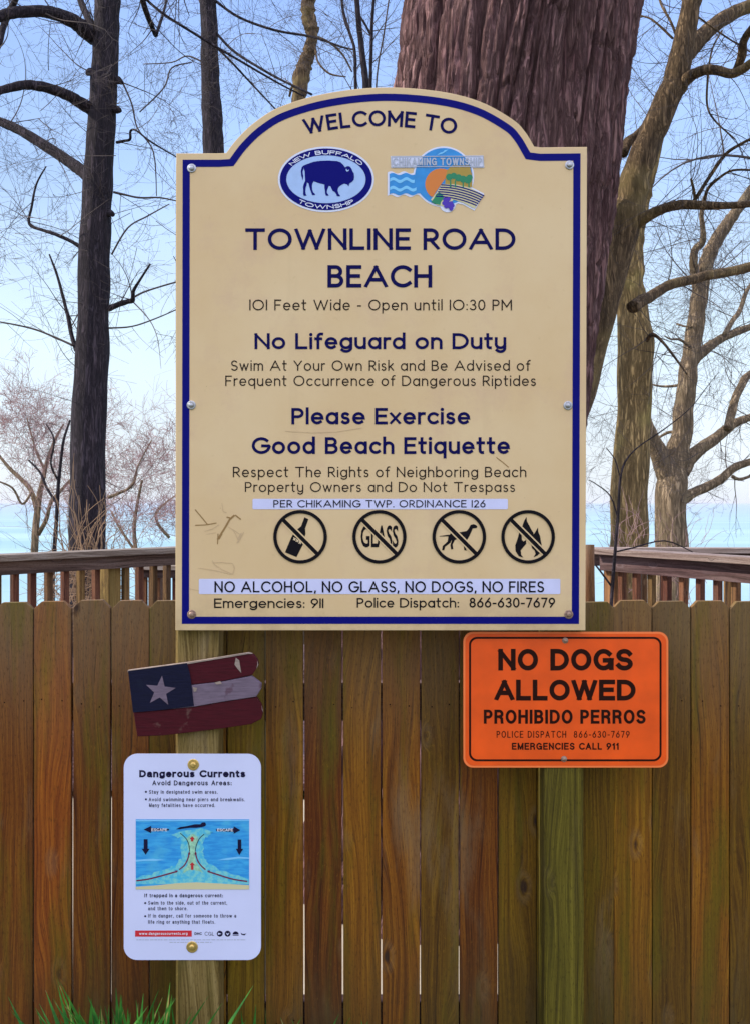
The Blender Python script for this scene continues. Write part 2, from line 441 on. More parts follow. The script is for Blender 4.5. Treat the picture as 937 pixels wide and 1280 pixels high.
def painted(name, col, wear=(.30, .22, .17), amt=.5):
    k = NT(name); x, y, z = k.xyz(k.tc.outputs['Object'])
    g = k.noise(k.vec(k.math('MULTIPLY', x, 25.0), k.math('MULTIPLY', y, 25.0), k.math('MULTIPLY', z, 240.0)), 1.0, 4, .6)
    n2 = k.noise(k.tc.outputs['Object'], 22.0, 5)
    c = k.mix(k.rng(g, .35, .7, 0, .5), col, tuple(q*.45 for q in col))
    c = k.mix(k.rng(n2, .62, .70, 0, amt), c, wear)
    k.l(c, k.b.inputs['Base Color']); k.b.inputs['Roughness'].default_value = .7; k.b.inputs['Specular IOR Level'].default_value = .2
    k.bump(g, .4, .002)
    return k.m
M['flagred'] = painted('faded_red_paint', (.062, .003, .009), amt=.22)
M['flagblue'] = painted('faded_navy_paint', (.004, .005, .026), amt=.05, wear=(.02, .05, .06))
M['flagwhite'] = painted('faded_white_paint', (.18, .135, .185), wear=(.08, .03, .05), amt=.6)
M['rawwood'] = painted('bare_board_edge', (.33, .26, .22), amt=.2)

# ------------------------------------------------------------------ ground and lake
def terrain(x, y):
    z = 0.0
    if y > 6.5:
        t = min(y-6.5, 30.0)
        z = -0.36*t if t < 30 else -10.8
        if t < 1.5: z = -0.12*t*t
        else: z = min(-.27, -0.36*(t-.75))
    if y > 3 and abs(x) < 200:
        z += 0.18*noise.noise(Vector((x*.35, y*.35, 1.7)))*min(1, (y-3)/4)
    if -8 < y <= 3:
        z += 0.02*noise.noise(Vector((x*1.5, y*1.5, 3.7)))
    return z
xs = sorted(set([-30000, -8000, -2000, -600, -200, -80] + [i*1.0 for i in range(-40, -8)] + [i*.4 for i in range(-20, 21)] + [i*1.0 for i in range(9, 41)] + [80, 200, 600, 2000, 8000, 30000]))
ys = [-30000, -8000, -2000, -600, -200, -80, -40, -20, -12, -8, -5, -3] + [-2+i*.4 for i in range(26)] + [9+i*1.2 for i in range(25)] + [42, 50, 80, 300]
mb = MB(); nx = len(xs)
for yv in ys:
    for xv in xs: mb.v.append((xv, yv, terrain(xv, yv)))
for j in range(len(ys)-1):
    for i in range(nx-1): mb.f.append((j*nx+i, j*nx+i+1, (j+1)*nx+i+1, (j+1)*nx+i))
k = NT('ground_soil_and_grass')
n1 = k.noise(k.tc.outputs['Object'], .9, 6, .6); n2 = k.noise(k.tc.outputs['Object'], 14.0, 5)
c = k.mix(k.rng(n1, .4, .6), (.075, .075, .030), (.045, .070, .018))
c = k.mix(k.rng(n2, .45, .7, 0, .6), c, (.10, .075, .04))
k.l(c, k.b.inputs['Base Color']); k.b.inputs['Roughness'].default_value = .95
k.bump(n2, .6, .03)
tag(mb.build('ground', k.m, smooth=True), kind='structure')

# pale sandy path between the fence and the boardwalk
k = NT('dry_sand')
n1 = k.noise(k.tc.outputs['Object'], 2.0, 6, .6); n2 = k.noise(k.tc.outputs['Object'], 60.0, 3)
k.l(k.mix(k.rng(n2, .5, .75, 0, .4), k.mix(k.rng(n1, .35, .65), (.50, .43, .33), (.40, .34, .25)), (.28, .22, .15)), k.b.inputs['Base Color'])
k.b.inputs['Roughness'].default_value = .95; k.bump(n1, .4, .02)
mb = MB(); gx = [-9+i*.6 for i in range(31)]; gy = [2.52+i*.34 for i in range(8)]
for yv in gy:
    for xv in gx: mb.v.append((xv, yv+.05*noise.noise(Vector((xv, yv, 0))), .022+.015*noise.noise(Vector((xv*2, yv*2, 5)))))
for j in range(7):
    for i in range(30): mb.f.append((j*31+i, j*31+i+1, (j+1)*31+i+1, (j+1)*31+i))
tag(mb.build('sand_path', k.m, smooth=True), kind='structure')

k = NT('lake_water')
x, y, z = k.xyz(k.tc.outputs['Object'])
n1 = k.noise(k.vec(k.math('MULTIPLY', x, .004), k.math('MULTIPLY', y, .02), 0.0), 1.0, 4)
c = k.mix(k.rng(n1, .35, .65), (.22, .38, .43), (.32, .48, .52))
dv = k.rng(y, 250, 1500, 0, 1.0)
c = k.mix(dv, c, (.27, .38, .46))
k.l(c, k.b.inputs['Base Color']); k.b.inputs['Roughness'].default_value = .35
k.b.inputs['Specular IOR Level'].default_value = .18
k.bump(k.noise(k.vec(k.math('MULTIPLY', x, .35), k.math('MULTIPLY', y, .9), 0.0), 1.0, 5), .8, .25)
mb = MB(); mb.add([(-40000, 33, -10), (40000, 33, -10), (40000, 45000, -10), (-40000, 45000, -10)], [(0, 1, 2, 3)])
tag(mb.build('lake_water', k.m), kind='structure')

# pale air over the lake
hz = bpy.data.materials.new('lake_haze'); hz.use_nodes = True; hz.node_tree.nodes.clear()
ho = hz.node_tree.nodes.new('ShaderNodeOutputMaterial'); hv = hz.node_tree.nodes.new('ShaderNodeVolumePrincipled')
hv.inputs['Color'].default_value = (.90, .93, 1.0, 1); hv.inputs['Density'].default_value = .00010
hz.node_tree.links.new(hv.outputs[0], ho.inputs['Volume'])
mb = MB(); mb.box((0, 7500, 3.0), (90000, 76000, 30.0))
tag(mb.build('haze', hz), kind='stuff')

# ------------------------------------------------------------------ stroke lettering (geometric sans, one pen width)
def A_(cx, cy, rx, ry, a0, a1, n=14): return circ(cx, cy, rx, ry, n, a0, a1) if abs(a1-a0) < 360 else circ(cx, cy, rx, ry, 24)
O_ = ('o',)
def G():
    g = {}
    g['A'] = (.84, [[(0,0),(.42,1),(.84,0)], [(.17,.32),(.67,.32)]])
    g['B'] = (.58, [[(0,0),(0,1),(.30,1)]+A_(.30,.76,.23,.24,90,-90)+[(0,.52)], [(0,.52),(.31,.52)]+A_(.31,.26,.27,.26,90,-90)+[(0,0)]])
    g['C'] = (.80, [A_(.48,.5,.48,.5,46,314,20)])
    g['D'] = (.76, [[(0,0),(0,1),(.27,1)]+A_(.27,.5,.49,.5,90,-90)+[(0,0)]])
    g['E'] = (.54, [[(.54,1),(0,1),(0,0),(.54,0)], [(0,.52),(.48,.52)]])
    g['F'] = (.52, [[(.52,1),(0,1),(0,0)], [(0,.5),(.44,.5)]])
    g['G'] = (.90, [A_(.48,.5,.48,.5,46,352,20)+[(.93,.48),(.56,.48)]])
    g['H'] = (.68, [[(0,0),(0,1)], [(.68,0),(.68,1)], [(0,.52),(.68,.52)]])
    g['I'] = (0.0, [[(0,0),(0,1)]])
    g['K'] = (.60, [[(0,0),(0,1)], [(.57,1),(.04,.42)], [(.22,.60),(.60,0)]])
    g['L'] = (.48, [[(0,1),(0,0),(.48,0)]])
    g['M'] = (.84, [[(0,0),(0,1),(.42,.30),(.84,1),(.84,0)]])
    g['N'] = (.70, [[(0,0),(0,1),(.70,0),(.70,1)]])
    g['O'] = (1.0, [(A_(.5,.5,.5,.5,0,360), O_)])
    g['P'] = (.54, [[(0,0),(0,1),(.27,1)]+A_(.27,.73,.27,.27,90,-90)+[(0,.46)]])
    g['R'] = (.58, [[(0,0),(0,1),(.27,1)]+A_(.27,.73,.27,.27,90,-90)+[(0,.46)], [(.25,.46),(.58,0)]])
    g['S'] = (.54, [A_(.28,.745,.25,.255,35,270)+A_(.28,.245,.27,.245,90,-150)[1:]])
    g['T'] = (.68, [[(0,1),(.68,1)], [(.34,1),(.34,0)]])
    g['U'] = (.66, [[(0,1),(0,.33)]+A_(.33,.33,.33,.33,180,360)+[(.66,1)]])
    g['W'] = (1.14, [[(0,1),(.29,0),(.57,.93),(.85,0),(1.14,1)]])
    g['Y'] = (.70, [[(0,1),(.35,.45),(.70,1)], [(.35,.45),(.35,0)]])
    o = (A_(.31,.35,.31,.35,0,360), O_)
    g['a'] = (.62, [o, [(.62,0),(.62,.7)]])
    g['b'] = (.62, [o, [(0,0),(0,1.05)]])
    g['c'] = (.54, [A_(.32,.35,.32,.35,48,312)])
    g['d'] = (.62, [o, [(.62,0),(.62,1.05)]])
    g['e'] = (.62, [[(.04,.35),(.62,.35)]+A_(.31,.35,.31,.35,0,312)])
    g['f'] = (.34, [A_(.34,.85,.20,.20,80,180)+[(.14,0)], [(0,.68),(.32,.68)]])
    g['g'] = (.62, [o, [(.62,.7),(.62,0)]+A_(.31,0,.31,.27,0,-145)])
    g['h'] = (.54, [[(0,0),(0,1.05)], [(0,.40)]+A_(.27,.43,.27,.27,180,0)+[(.54,0)]])
    g['i'] = (0.0, [[(0,0),(0,.7)], (A_(0,1.0,.03,.03,0,360), O_, 'dot')])
    g['k'] = (.48, [[(0,0),(0,1.05)], [(.44,.7),(.04,.28)], [(.16,.42),(.48,0)]])
    g['l'] = (0.0, [[(0,0),(0,1.05)]])
    g['m'] = (.88, [[(0,0),(0,.7)], [(0,.46)]+A_(.22,.48,.22,.22,180,0)+[(.44,0)], [(.44,.46)]+A_(.66,.48,.22,.22,180,0)+[(.88,0)]])
    g['n'] = (.54, [[(0,0),(0,.7)], [(0,.40)]+A_(.27,.43,.27,.27,180,0)+[(.54,0)]])
    g['o'] = (.66, [(A_(.33,.35,.33,.35,0,360), O_)])
    g['p'] = (.62, [o, [(0,.7),(0,-.32)]])
    g['q'] = (.62, [o, [(.62,.7),(.62,-.32)]])
    g['r'] = (.27, [[(0,0),(0,.7)], [(0,.40)]+A_(.26,.44,.26,.26,180,80)])
    g['s'] = (.42, [A_(.21,.53,.18,.17,40,270)+A_(.21,.18,.20,.18,90,-145)[1:]])
    g['t'] = (.34, [[(.12,1.0),(.12,.16)]+A_(.27,.16,.15,.16,180,275), [(-.02,.7),(.34,.7)]])
    g['u'] = (.54, [[(0,.7),(0,.27)]+A_(.27,.27,.27,.27,180,360), [(.54,.7),(.54,0)]])
    g['v'] = (.56, [[(0,.7),(.28,0),(.56,.7)]])
    g['w'] = (.86, [[(0,.7),(.22,0),(.43,.66),(.64,0),(.86,.7)]])
    g['x'] = (.52, [[(0,.7),(.52,0)], [(0,0),(.52,.7)]])
    g['y'] = (.54, [[(0,.7),(0,.27)]+A_(.27,.27,.27,.27,180,360), [(.54,.7),(.54,-.03)]+A_(.27,-.03,.27,.26,0,-145)])
    g['0'] = (.60, [(A_(.30,.5,.30,.5,0,360), O_)])
    g['1'] = g['I']
    g['2'] = (.54, [A_(.27,.73,.26,.27,165,-38)+[(0,0),(.56,0)]])
    g['3'] = (.54, [A_(.27,.76,.24,.24,150,-90)+A_(.27,.26,.28,.26,90,-150)[1:]])
    g['6'] = (.58, [(A_(.29,.31,.29,.31,0,360), O_), [(.44,1),(.06,.47)]])
    g['7'] = (.54, [[(0,1),(.54,1),(.17,0)]])
    g['8'] = (.56, [(A_(.28,.77,.22,.23,0,360), O_), (A_(.28,.27,.28,.27,0,360), O_)])
    g['9'] = (.58, [(A_(.29,.69,.29,.31,0,360), O_), [(.14,0),(.52,.53)]])
    g['-'] = (.28, [[(0,.40),(.28,.40)]])
    g['.'] = (.02, [(A_(.01,.02,.03,.03,0,360), O_, 'dot')])
    g[','] = (.04, [[(.04,.04),(0,-.12)]])
    g[':'] = (.02, [(A_(.01,.03,.03,.03,0,360), O_, 'dot'), (A_(.01,.52,.03,.03,0,360), O_, 'dot')])
    return g
GL = G()
def H():
    """a narrower grotesque in the same pen, for the enamel signs"""
    g = G()
    for ch in 'CDO':
        w = {'C': .70, 'D': .66, 'O': .74}[ch]; f = w/g[ch][0]
        g[ch] = (w, [((([(p[0]*f, p[1]) for p in st[0]],)+st[1:]) if isinstance(st, tuple) else [(p[0]*f, p[1]) for p in st]) for st in g[ch][1]])
    g['G'] = (.74, [A_(.37,.5,.37,.5,44,352,18)+[(.74,.46),(.44,.46)], [(.74,.46),(.74,.02)]])
    g['A'] = (.70, [[(0,0),(.35,1),(.70,0)], [(.14,.33),(.56,.33)]])
    g['W'] = (.98, [[(0,1),(.25,0),(.49,1),(.73,0),(.98,1)]]); g['M'] = (.74, [[(0,0),(0,1),(.37,.05),(.74,1),(.74,0)]])
    g['H'] = (.62, [[(0,0),(0,1)], [(.62,0),(.62,1)], [(0,.53),(.62,.53)]]); g['N'] = (.60, [[(0,0),(0,1),(.60,0),(.60,1)]])
    g['S'] = (.58, [A_(.29,.75,.27,.25,25,270)+A_(.29,.25,.29,.25,90,-158)[1:]])
    g['R'] = (.60, [[(0,0),(0,1),(.32,1)]+A_(.32,.75,.25,.25,90,-90)+[(0,.50)], [(.34,.50),(.54,.34),(.57,0)]])
    g['1'] = (.22, [[(0,.76),(.20,.98),(.20,0)]]); g['I'] = (.0, [[(0,0),(0,1)]])
    g['a'] = (.48, [A_(.24,.50,.21,.22,170,0)+[(.45,.06),(.48,0)], (A_(.21,.20,.21,.20,0,360), ('o',))])
    g['c'] = (.48, [A_(.27,.36,.27,.36,48,312)]); g['e'] = (.50, [[(.03,.38),(.51,.38)]+A_(.26,.36,.26,.36,0,312)])
    g['o'] = (.52, [(A_(.26,.36,.26,.36,0,360), ('o',))])
    bo = (A_(.26,.36,.26,.36,0,360), ('o',))
    g['b'] = (.52, [bo, [(0,0),(0,1)]]); g['d'] = (.52, [bo, [(.52,0),(.52,1)]]); g['p'] = (.52, [bo, [(0,.72),(0,-.28)]])
    g['g'] = (.52, [bo, [(.52,.72),(.52,.02)]+A_(.26,.0,.26,.26,0,-150)])
    g['n'] = (.46, [[(0,0),(0,.72)], [(0,.46)]+A_(.23,.48,.23,.24,180,0)+[(.46,0)]]); g['h'] = (.46, [[(0,0),(0,1)], [(0,.46)]+A_(.23,.48,.23,.24,180,0)+[(.46,0)]])
    g['u'] = (.46, [[(0,.72),(0,.24)]+A_(.23,.24,.23,.24,180,360), [(.46,.72),(.46,0)]])
    g['y'] = (.50, [[(0,.72),(.25,.02)], [(.50,.72),(.22,-.22),(.06,-.28)]])
    g['i'] = (0.0, [[(0,0),(0,.72)], [(0,.96),(0,1)]]); g['l'] = (0.0, [[(0,0),(0,1)]]); g['t'] = (.28, [[(.11,.92),(.11,.10),(.16,0),(.28,0)], [(0,.70),(.27,.70)]])
    g['f'] = (.28, [[(.28,1),(.16,.98),(.11,.88),(.11,0)], [(0,.70),(.27,.70)]])
    return g
for ch in 'ABCDEFGHKLMNPRSTUWYO':                 # the beach sign's capitals are broad
    f = 1.04 if ch == 'O' else 1.20 if ch in 'TWAL' else 1.10
    w, st_ = GL[ch]
    GL[ch] = (w*f, [((([(p[0]*f, p[1]) for p in st[0]],)+st[1:]) if isinstance(st, tuple) else [(p[0]*f, p[1]) for p in st]) for st in st_])
HV = H()

TRIM = {c: True for c in 'AKMNRVWXYZ17'}; TRIM.update({c: False for c in 'vwx'})
def stroke_text(mb, s, xa, xb, zb, cap, hw, y, warp=None, glyphs=None, track=.15):
    """letters of cap height `cap` with half pen width hw (fraction of cap), ink filling x from xa to xb, baseline zb"""
    sc = (1-2*hw)
    gl = glyphs or GL
    base = [(.30 if ch == ' ' else gl[ch][0]*sc) for ch in s]
    pen = sum(2*hw for ch in s if ch != ' ')
    xs = ((xb-xa)/cap-pen-track*(len(s)-1))/sum(base)
    widths = [b_*xs+(0 if ch == ' ' else 2*hw) for b_, ch in zip(base, s)]
    track *= cap
    x = xa; i = 0
    for ch, w in zip(s, widths):
        if ch != ' ':
            for st in gl[ch][1]:
                dot = closed = False
                pts = st
                if isinstance(st, tuple): pts = st[0]; closed = True; dot = len(st) > 2
                q = [Vector((x+(hw+p[0]*sc*xs)*cap, zb+(hw+p[1]*sc)*cap)) for p in pts]
                i += 1; yy = y-0.00006*(i % 5)
                if dot:
                    c = sum(q, Vector((0, 0)))/len(q)
                    q = [c+(p-c).normalized()*hw*1.2*cap for p in q]
                b0 = len(mb.v)
                if dot: mb.sheet([tuple(p) for p in q], yy)
                elif closed: mb.ribbon(q, hw*cap, yy, closed=True)
                else:
                    run = [q[0]]
                    for j in range(1, len(q)):
                        run.append(q[j])
                        if j < len(q)-1 and (q[j]-q[j-1]).length > 1e-7 and (q[j+1]-q[j]).length > 1e-7:
                            if (q[j]-q[j-1]).normalized().dot((q[j+1]-q[j]).normalized()) < -.05:
                                mb.ribbon(run, hw*cap, yy); run = [q[j]]; yy -= 3e-5
                    mb.ribbon(run, hw*cap, yy)
                if ch in TRIM:
                    top_ = zb+(cap if TRIM[ch] else cap*(2*hw+.7*sc))
                    for n_ in range(b0, len(mb.v)):
                        vx, vy, vz = mb.v[n_]; mb.v[n_] = (vx, vy, min(top_, max(zb, vz)))
                if warp:
                    for n_ in range(b0, len(mb.v)):
                        vx, vy, vz = mb.v[n_]; vx, vz = warp(vx, vz); mb.v[n_] = (vx, vy, vz)
        x += w*cap+track

_cap = {}
def font_mesh(s, offset, space=1.0):
    cu = bpy.data.curves.new('lettering', 'FONT'); cu.body = s; cu.size = 1.0; cu.offset = offset; cu.resolution_u = 3
    cu.space_character = space
    o = bpy.data.objects.new('lettering', cu); COL.objects.link(o)
    dg = bpy.context.evaluated_depsgraph_get()
    me = bpy.data.meshes.new_from_object(o.evaluated_get(dg))
    vs = [v.co.copy() for v in me.vertices]; fs = [tuple(p.vertices) for p in me.polygons]
    bpy.data.objects.remove(o); bpy.data.curves.remove(cu); bpy.data.meshes.remove(me)
    return vs, fs
def type_text(mb, s, xa, xb, zb, cap, y, bold=0.0, warp=None, space=1.0):
    """grotesque lettering from the built-in typeface, ink from xa to xb, capitals `cap` high"""
    key = round(bold, 4)
    if key not in _cap:
        hv, _ = font_mesh('H', bold); _cap[key] = (min(v.y for v in hv), max(v.y for v in hv))
    lo, hi = _cap[key]
    vs, fs = font_mesh(s, bold, space)
    x0 = min(v.x for v in vs); x1 = max(v.x for v in vs)
    out = []
    for v in vs:
        X = xa+(v.x-x0)/(x1-x0)*(xb-xa); Z = zb+(v.y-lo)/(hi-lo)*cap
        if warp: X, Z = warp(X, Z)
        out.append((X, y, Z))
    mb.add(out, fs)

class Sign:
    """local frame of a flat sign facing -Y: photo pixels -> metres on the sign, relative to its base empty"""
    def __init__(s, d, px, py): s.d = d; s.o = P(px, py, d); s.k = d/F
    def x(s, px): return (px-CX)*s.k - s.o.x
    def z(s, py): return EYE-(py-CY)*s.k - s.o.z
    def p(s, q): return (s.x(q[0]), s.z(q[1]))
    def pts(s, l): return [s.p(q) for q in l]

# ------------------------------------------------------------------ sign posts
POST_Y = 2.24
def sign_post(px0, px1, top_py, label, m='post'):
    d = POST_Y; x0 = (px0-CX)*d/F; x1 = (px1-CX)*d/F; top = P(0, top_py, d).z
    w = x1-x0; dep = .089
    mb = MB(); c = .006
    def oct(z, g): 
        return [(-w/2+g, 0, z), (w/2-g, 0, z), (w/2, g, z), (w/2, dep-g, z), (w/2-g, dep, z), (-w/2+g, dep, z), (-w/2, dep-g, z), (-w/2, g, z)]
    n = 30; rows = [oct(top*i/n, c) for i in range(n+1)]
    vs = [v for r in rows for v in r]
    for i, v in enumerate(vs):
        z = v[2]; vs[i] = (v[0]+.0012*noise.noise(Vector((px0, z*3, v[0]*9))), v[1], z)
    fs = [(i*8+k, i*8+(k+1) % 8, (i+1)*8+(k+1) % 8, (i+1)*8+k) for i in range(n) for k in range(8)]
    fs.append(tuple(range(8))[::-1]); fs.append(tuple(range(n*8, n*8+8)))
    mb.add(vs, fs)
    o = mb.build('sign_post', M[m])
    o.location = ((x0+x1)/2, d, 0)
    return tag(o, label, 'post', 'square timber sign posts')
sign_post(219.5, 273, 204, 'square timber post behind the white currents notice and wooden flag')
sign_post(680, 729, 204, 'square timber post behind the orange sign, its lit edge facing left', 'mossy')

# ------------------------------------------------------------------ big welcome sign
D = 2.214; TH = .018
SG = Sign(D, 476, 788)
ws = empty('welcome_sign', SG.o, 'large cream beach welcome sign with arched top and blue border line', 'sign')
arch = crom([(283, 191), (296, 174), (318, 153), (351, 133), (408, 116.5), (478, 109), (549, 114), (600, 127), (640, 149), (656, 165), (667, 183)], 5)
outline = [(219.5, 788), (220.5, 191.5), (274, 191.5)] + [tuple(a) for a in arch] + [(675, 184), (733, 183.5), (731, 788)]
ol = SG.pts(outline)
mb = MB(); mb.prism(ol, 0, TH)
panel = mb.build('panel', M['cream'], ws, bevel=.0012)
a_ = inset(ol, 8.2*SG.k); b_ = inset(ol, 17.2*SG.k)
mb = MB(); mb.ring(a_, b_, -.0006); mb.build('border_line', M['navy'], ws)
Y1, Y2, Y3, Y4 = -.0006, -.0011, -.0016, -.0021
def line(s, xa, xb, base, cap, hw, m, y=Y1, parent=None, warp=None, name='lettering', stretch=None):
    mb = MB(); stroke_text(mb, s, SG.x(xa), SG.x(xb), SG.z(base), cap*SG.k, hw, y, warp, track=.13 if hw > .07 else .18)
    return mb.build(name, M[m], parent or ws)
# WELCOME TO on an arc
Rr = 400*SG.k; acx, acz = SG.x(474), SG.z(158+400)
def arcwarp(x, z):
    a = (x-acx)/Rr; r = z-acz
    return acx+r*sin(a), acz+r*cos(a)
line('WELCOME TO', 381.5, 569, 158, 20, .088, 'navytext', warp=arcwarp)
line('TOWNLINE ROAD', 307, 643.5, 312.5, 27, .082, 'navytext')
line('BEACH', 409.5, 539.5, 359.5, 28, .084, 'navytext')
line('IOI Feet Wide - Open until IO:30 PM', 312, 639, 388, 13.5, .056, 'brownblack')
line('No Lifeguard on Duty', 318.5, 632, 436.5, 20, .088, 'navytext')
line('Swim At Your Own Risk and Be Advised of', 289, 662, 463.5, 13, .056, 'brownblack')
line('Frequent Occurrence of Dangerous Riptides', 282, 669, 482.5, 13, .056, 'brownblack')
line('Please Exercise', 364.5, 587, 530.5, 20.5, .088, 'navytext')
line('Good Beach Etiquette', 315, 636.5, 567.5, 21, .088, 'navytext')
line('Respect The Rights of Neighboring Beach', 291.5, 657, 596.5, 13, .056, 'brownblack')
line('Property Owners and Do Not Trespass', 306.5, 643, 615, 12.5, .056, 'brownblack')
line('Emergencies: 911', 268, 404.5, 760, 12, .072, 'black')
line('Police Dispatch:', 446, 573, 759.5, 12, .072, 'black')
line('866-630-7679', 586, 693, 759.5, 12.5, .074, 'black')
def strip(x0, y0, x1, y1, text, ta, tb, base, cap, hw):
    mb = MB(); mb.sheet(rrect(SG.x(x0), SG.z(y1), SG.x(x1), SG.z(y0), 1.5*SG.k, 3), Y1)
    o = mb.build('label_strip', M['strip'], ws)
    line(text, ta, tb, base, cap, hw, 'black', Y2, o)
    return o
strip(316, 623.5, 634, 636.5, 'PER CHIKAMING TWP. ORDINANCE 126', 342, 606, 634.3, 9.2, .070)
strip(249, 723.5, 699.5, 742.5, 'NO ALCOHOL, NO GLASS, NO DOGS, NO FIRES', 268.5, 679, 740.5, 14, .072)

# bison emblem
def zpts(l, sc, ox, oy): return SG.pts([(ox+x/sc, oy+y/sc) for x, y in l])
em = MB(); em.sheet(circ(SG.x(407.6), SG.z(224.3), 60*SG.k, 41*SG.k, 64), Y1)
em = em.build('bison_emblem', M['emblem_white'], ws)
mb = MB(); mb.ring(circ(SG.x(407.6), SG.z(224.3), 57.5*SG.k, 38.6*SG.k, 64), circ(SG.x(407.6), SG.z(224.3), 49.5*SG.k, 30*SG.k, 64), Y2)
mb.build('oval_ring', M['navy'], em)
mb = MB(); mb.sheet(circ(SG.x(407.6), SG.z(224.3), 49.3*SG.k, 29.8*SG.k, 64), Y2); mb.build('oval_field', M['skyblue'], em)
bison = [(262,183),(300,168),(350,150),(400,143),(480,140),(545,145),(575,155),(600,180),(613,198),(625,188),(640,186),(655,193),(668,213),(675,232),(685,247),(688,275),(685,300),(670,318),(650,330),(640,356),(630,340),(605,332),(580,345),(565,355),(555,367),(549,390),(557,415),(570,432),(566,440),(545,438),(538,420),(525,402),(510,394),(500,377),(490,354),(476,352),(468,372),(460,395),(462,413),(475,428),(472,434),(452,433),(446,415),(444,390),(440,370),(440,340),(410,333),(380,324),(350,313),(340,332),(336,352),(339,385),(346,405),(362,420),(360,429),(338,429),(331,410),(321,385),(312,352),(308,332),(295,322),(291,346),(283,370),(281,400),(284,420),(292,433),(268,435),(262,420),(263,390),(261,360),(267,335),(279,310),(277,270),(275,230),(268,205)]
mb = MB(); mb.sheet(zpts(bison, 6.69, 340, 180), Y3)
mb.sheet(zpts([(264,184),(250,197),(243,228),(246,265),(258,306),(263,272),(257,236),(266,206)], 6.69, 340, 180), Y3-.0001)
mb.build('bison_silhouette', M['navy'], em)
mb = MB(); mb.sheet(zpts([(620,207),(618,222),(628,234),(642,228),(646,214),(636,222),(627,218)], 6.69, 340, 180), Y4); mb.build('horn', M['skyblue'], em)
def ovalwarp(cx, cz, rx, rz, top=True):
    def w(x, z):
        a = (x-cx)/((rx+rz)/2.0*1.06)
        if top:
            h = z-cz; return cx+(rx+h)*sin(a), SG.z(224.3)+(rz+h)*cos(a)
        h = z-cz; return cx+(rx-h)*sin(a), SG.z(224.3)-(rz-h)*cos(a)
    return w
cx_ = SG.x(407.6)
mb = MB(); stroke_text(mb, 'NEW BUFFALO', cx_-43*SG.k, cx_+43*SG.k, 0, 5.2*SG.k, .10, Y3, ovalwarp(cx_, 0, 50.5*SG.k, 31*SG.k))
mb.build('lettering', M['emblem_white'], em)
mb = MB(); stroke_text(mb, 'TOWNSHIP', cx_-34*SG.k, cx_+34*SG.k, 0, 5.2*SG.k, .10, Y3, ovalwarp(cx_, 0, 56.5*SG.k, 37.2*SG.k, False))
mb.build('lettering', M['emblem_white'], em)

# lake and vineyard emblem
def cz_(l): return zpts(l, 6.69, 475, 175)
def ccirc(x, y, r, n=40, a0=0, a1=360, ry=None): return [(x+r*cos(R(a0+(a1-a0)*i/n)), y-(ry or r)*sin(R(a0+(a1-a0)*i/n))) for i in range(n+(0 if a1-a0 == 360 else 1))]
def wavy(x0, x1, y, amp, n=20, ph=0.0, per=110.): return [(x0+(x1-x0)*i/n, y-amp*sin((x0+(x1-x0)*i/n-x0)/per*2*pi+ph)) for i in range(n+1)]
wl = MB(); wl.sheet(cz_(ccirc(528, 308, 254, 56)), Y1)
wl.sheet(cz_(wavy(60, 330, 272, 10) + wavy(60, 330, 468, 10)[::-1]), Y1-.0001)
wl.sheet(cz_([(86,135),(860,130),(866,232),(90,234)]), Y1-.0002)
wl.sheet(cz_([(500,360),(640,370),(760,395),(866,450),(785,592),(690,540),(600,520)]), Y1-.0003)
wl.sheet(cz_(ccirc(562, 540, 66, 24)), Y1-.0004)
le = wl.build('lake_emblem', M['emblem_white'], ws)
mb = MB(); mb.sheet(cz_(ccirc(528, 308, 240, 56)), Y2); mb.sheet(cz_(wavy(76, 360, 285, 9) + wavy(76, 360, 455, 9)[::-1]), Y2-.0001); mb.build('blue_disc', M['blue'], le)
mb = MB()
for yy, xe in ((338, 285), (410, 300)):
    top = wavy(80, xe, yy-14, 12); bot = wavy(80, xe, yy+12, 12); mb.sheet(cz_(top+bot[::-1]), Y3)
mb.build('waves', M['lightblue'], le)
mb = MB(); mb.sheet(cz_([(470,128),(500,108),(522,102),(535,88),(568,82),(545,98),(532,108),(512,118)]), Y3); mb.build('gull', M['lightblue'], le)
mb = MB(); mb.sheet(cz_(ccirc(506, 372, 132, 40, 48, 232) + [(440,475),(500,380),(560,300)]), Y3); mb.build('sun', M['orangeprint'], le)
mb = MB(); mb.sheet(cz_([(560,250),(600,215),(745,215),(766,300),(765,395),(700,400),(540,372),(545,300)]), Y3-.0001)
mb.build('hill', M['gold'], le)
mb = MB(); mb.sheet(cz_([(420,500),(470,440),(510,370),(620,372),(740,398),(850,455),(785,575),(690,525),(610,500),(560,560),(470,545)]), Y3-.0003); mb.build('field', M['paleyellow'], le)
mb = MB()
for q in ((575,312,28),(612,302,26),(650,318,30),(690,330,30),(730,335,32),(745,315,24)): mb.sheet(cz_(ccirc(q[0], q[1], q[2], 18)), Y3-.0005-.00002*q[0]/100)
for q in (585, 625, 690, 738): mb.sheet(cz_([(q-5,340),(q+5,340),(q+6,398),(q-6,398)]), Y3-.0007)
mb.sheet(cz_([(425,520),(450,485),(465,455),(490,440),(520,455),(530,490),(505,520),(500,545),(455,535)]), Y3-.0006)
mb.build('trees_and_vines', M['green'], le)
mb = MB()
for i in range(6):
    y0 = 378+i*19; x0 = 512-i*9
    pts = [(x0+t*(350-i*4)/10.0, y0+3*(t/10.)*2+ (t/10.)**2*(84-i*3)) for t in range(11)]
    q = cz_(pts); mb.ribbon(q, 5.0/6.69*SG.k, Y3-.0006)
mb.build('vine_rows', M['navy'], le)
mb = MB()
for i, (a, b) in enumerate(((540,500),(568,497),(532,530),(560,528),(590,532),(548,556),(578,558),(600,550),(590,575))): mb.sheet(cz_(ccirc(a, b, 18, 16)), Y3-.0008-.00003*i)
mb.build('grapes', M['grape'], le)
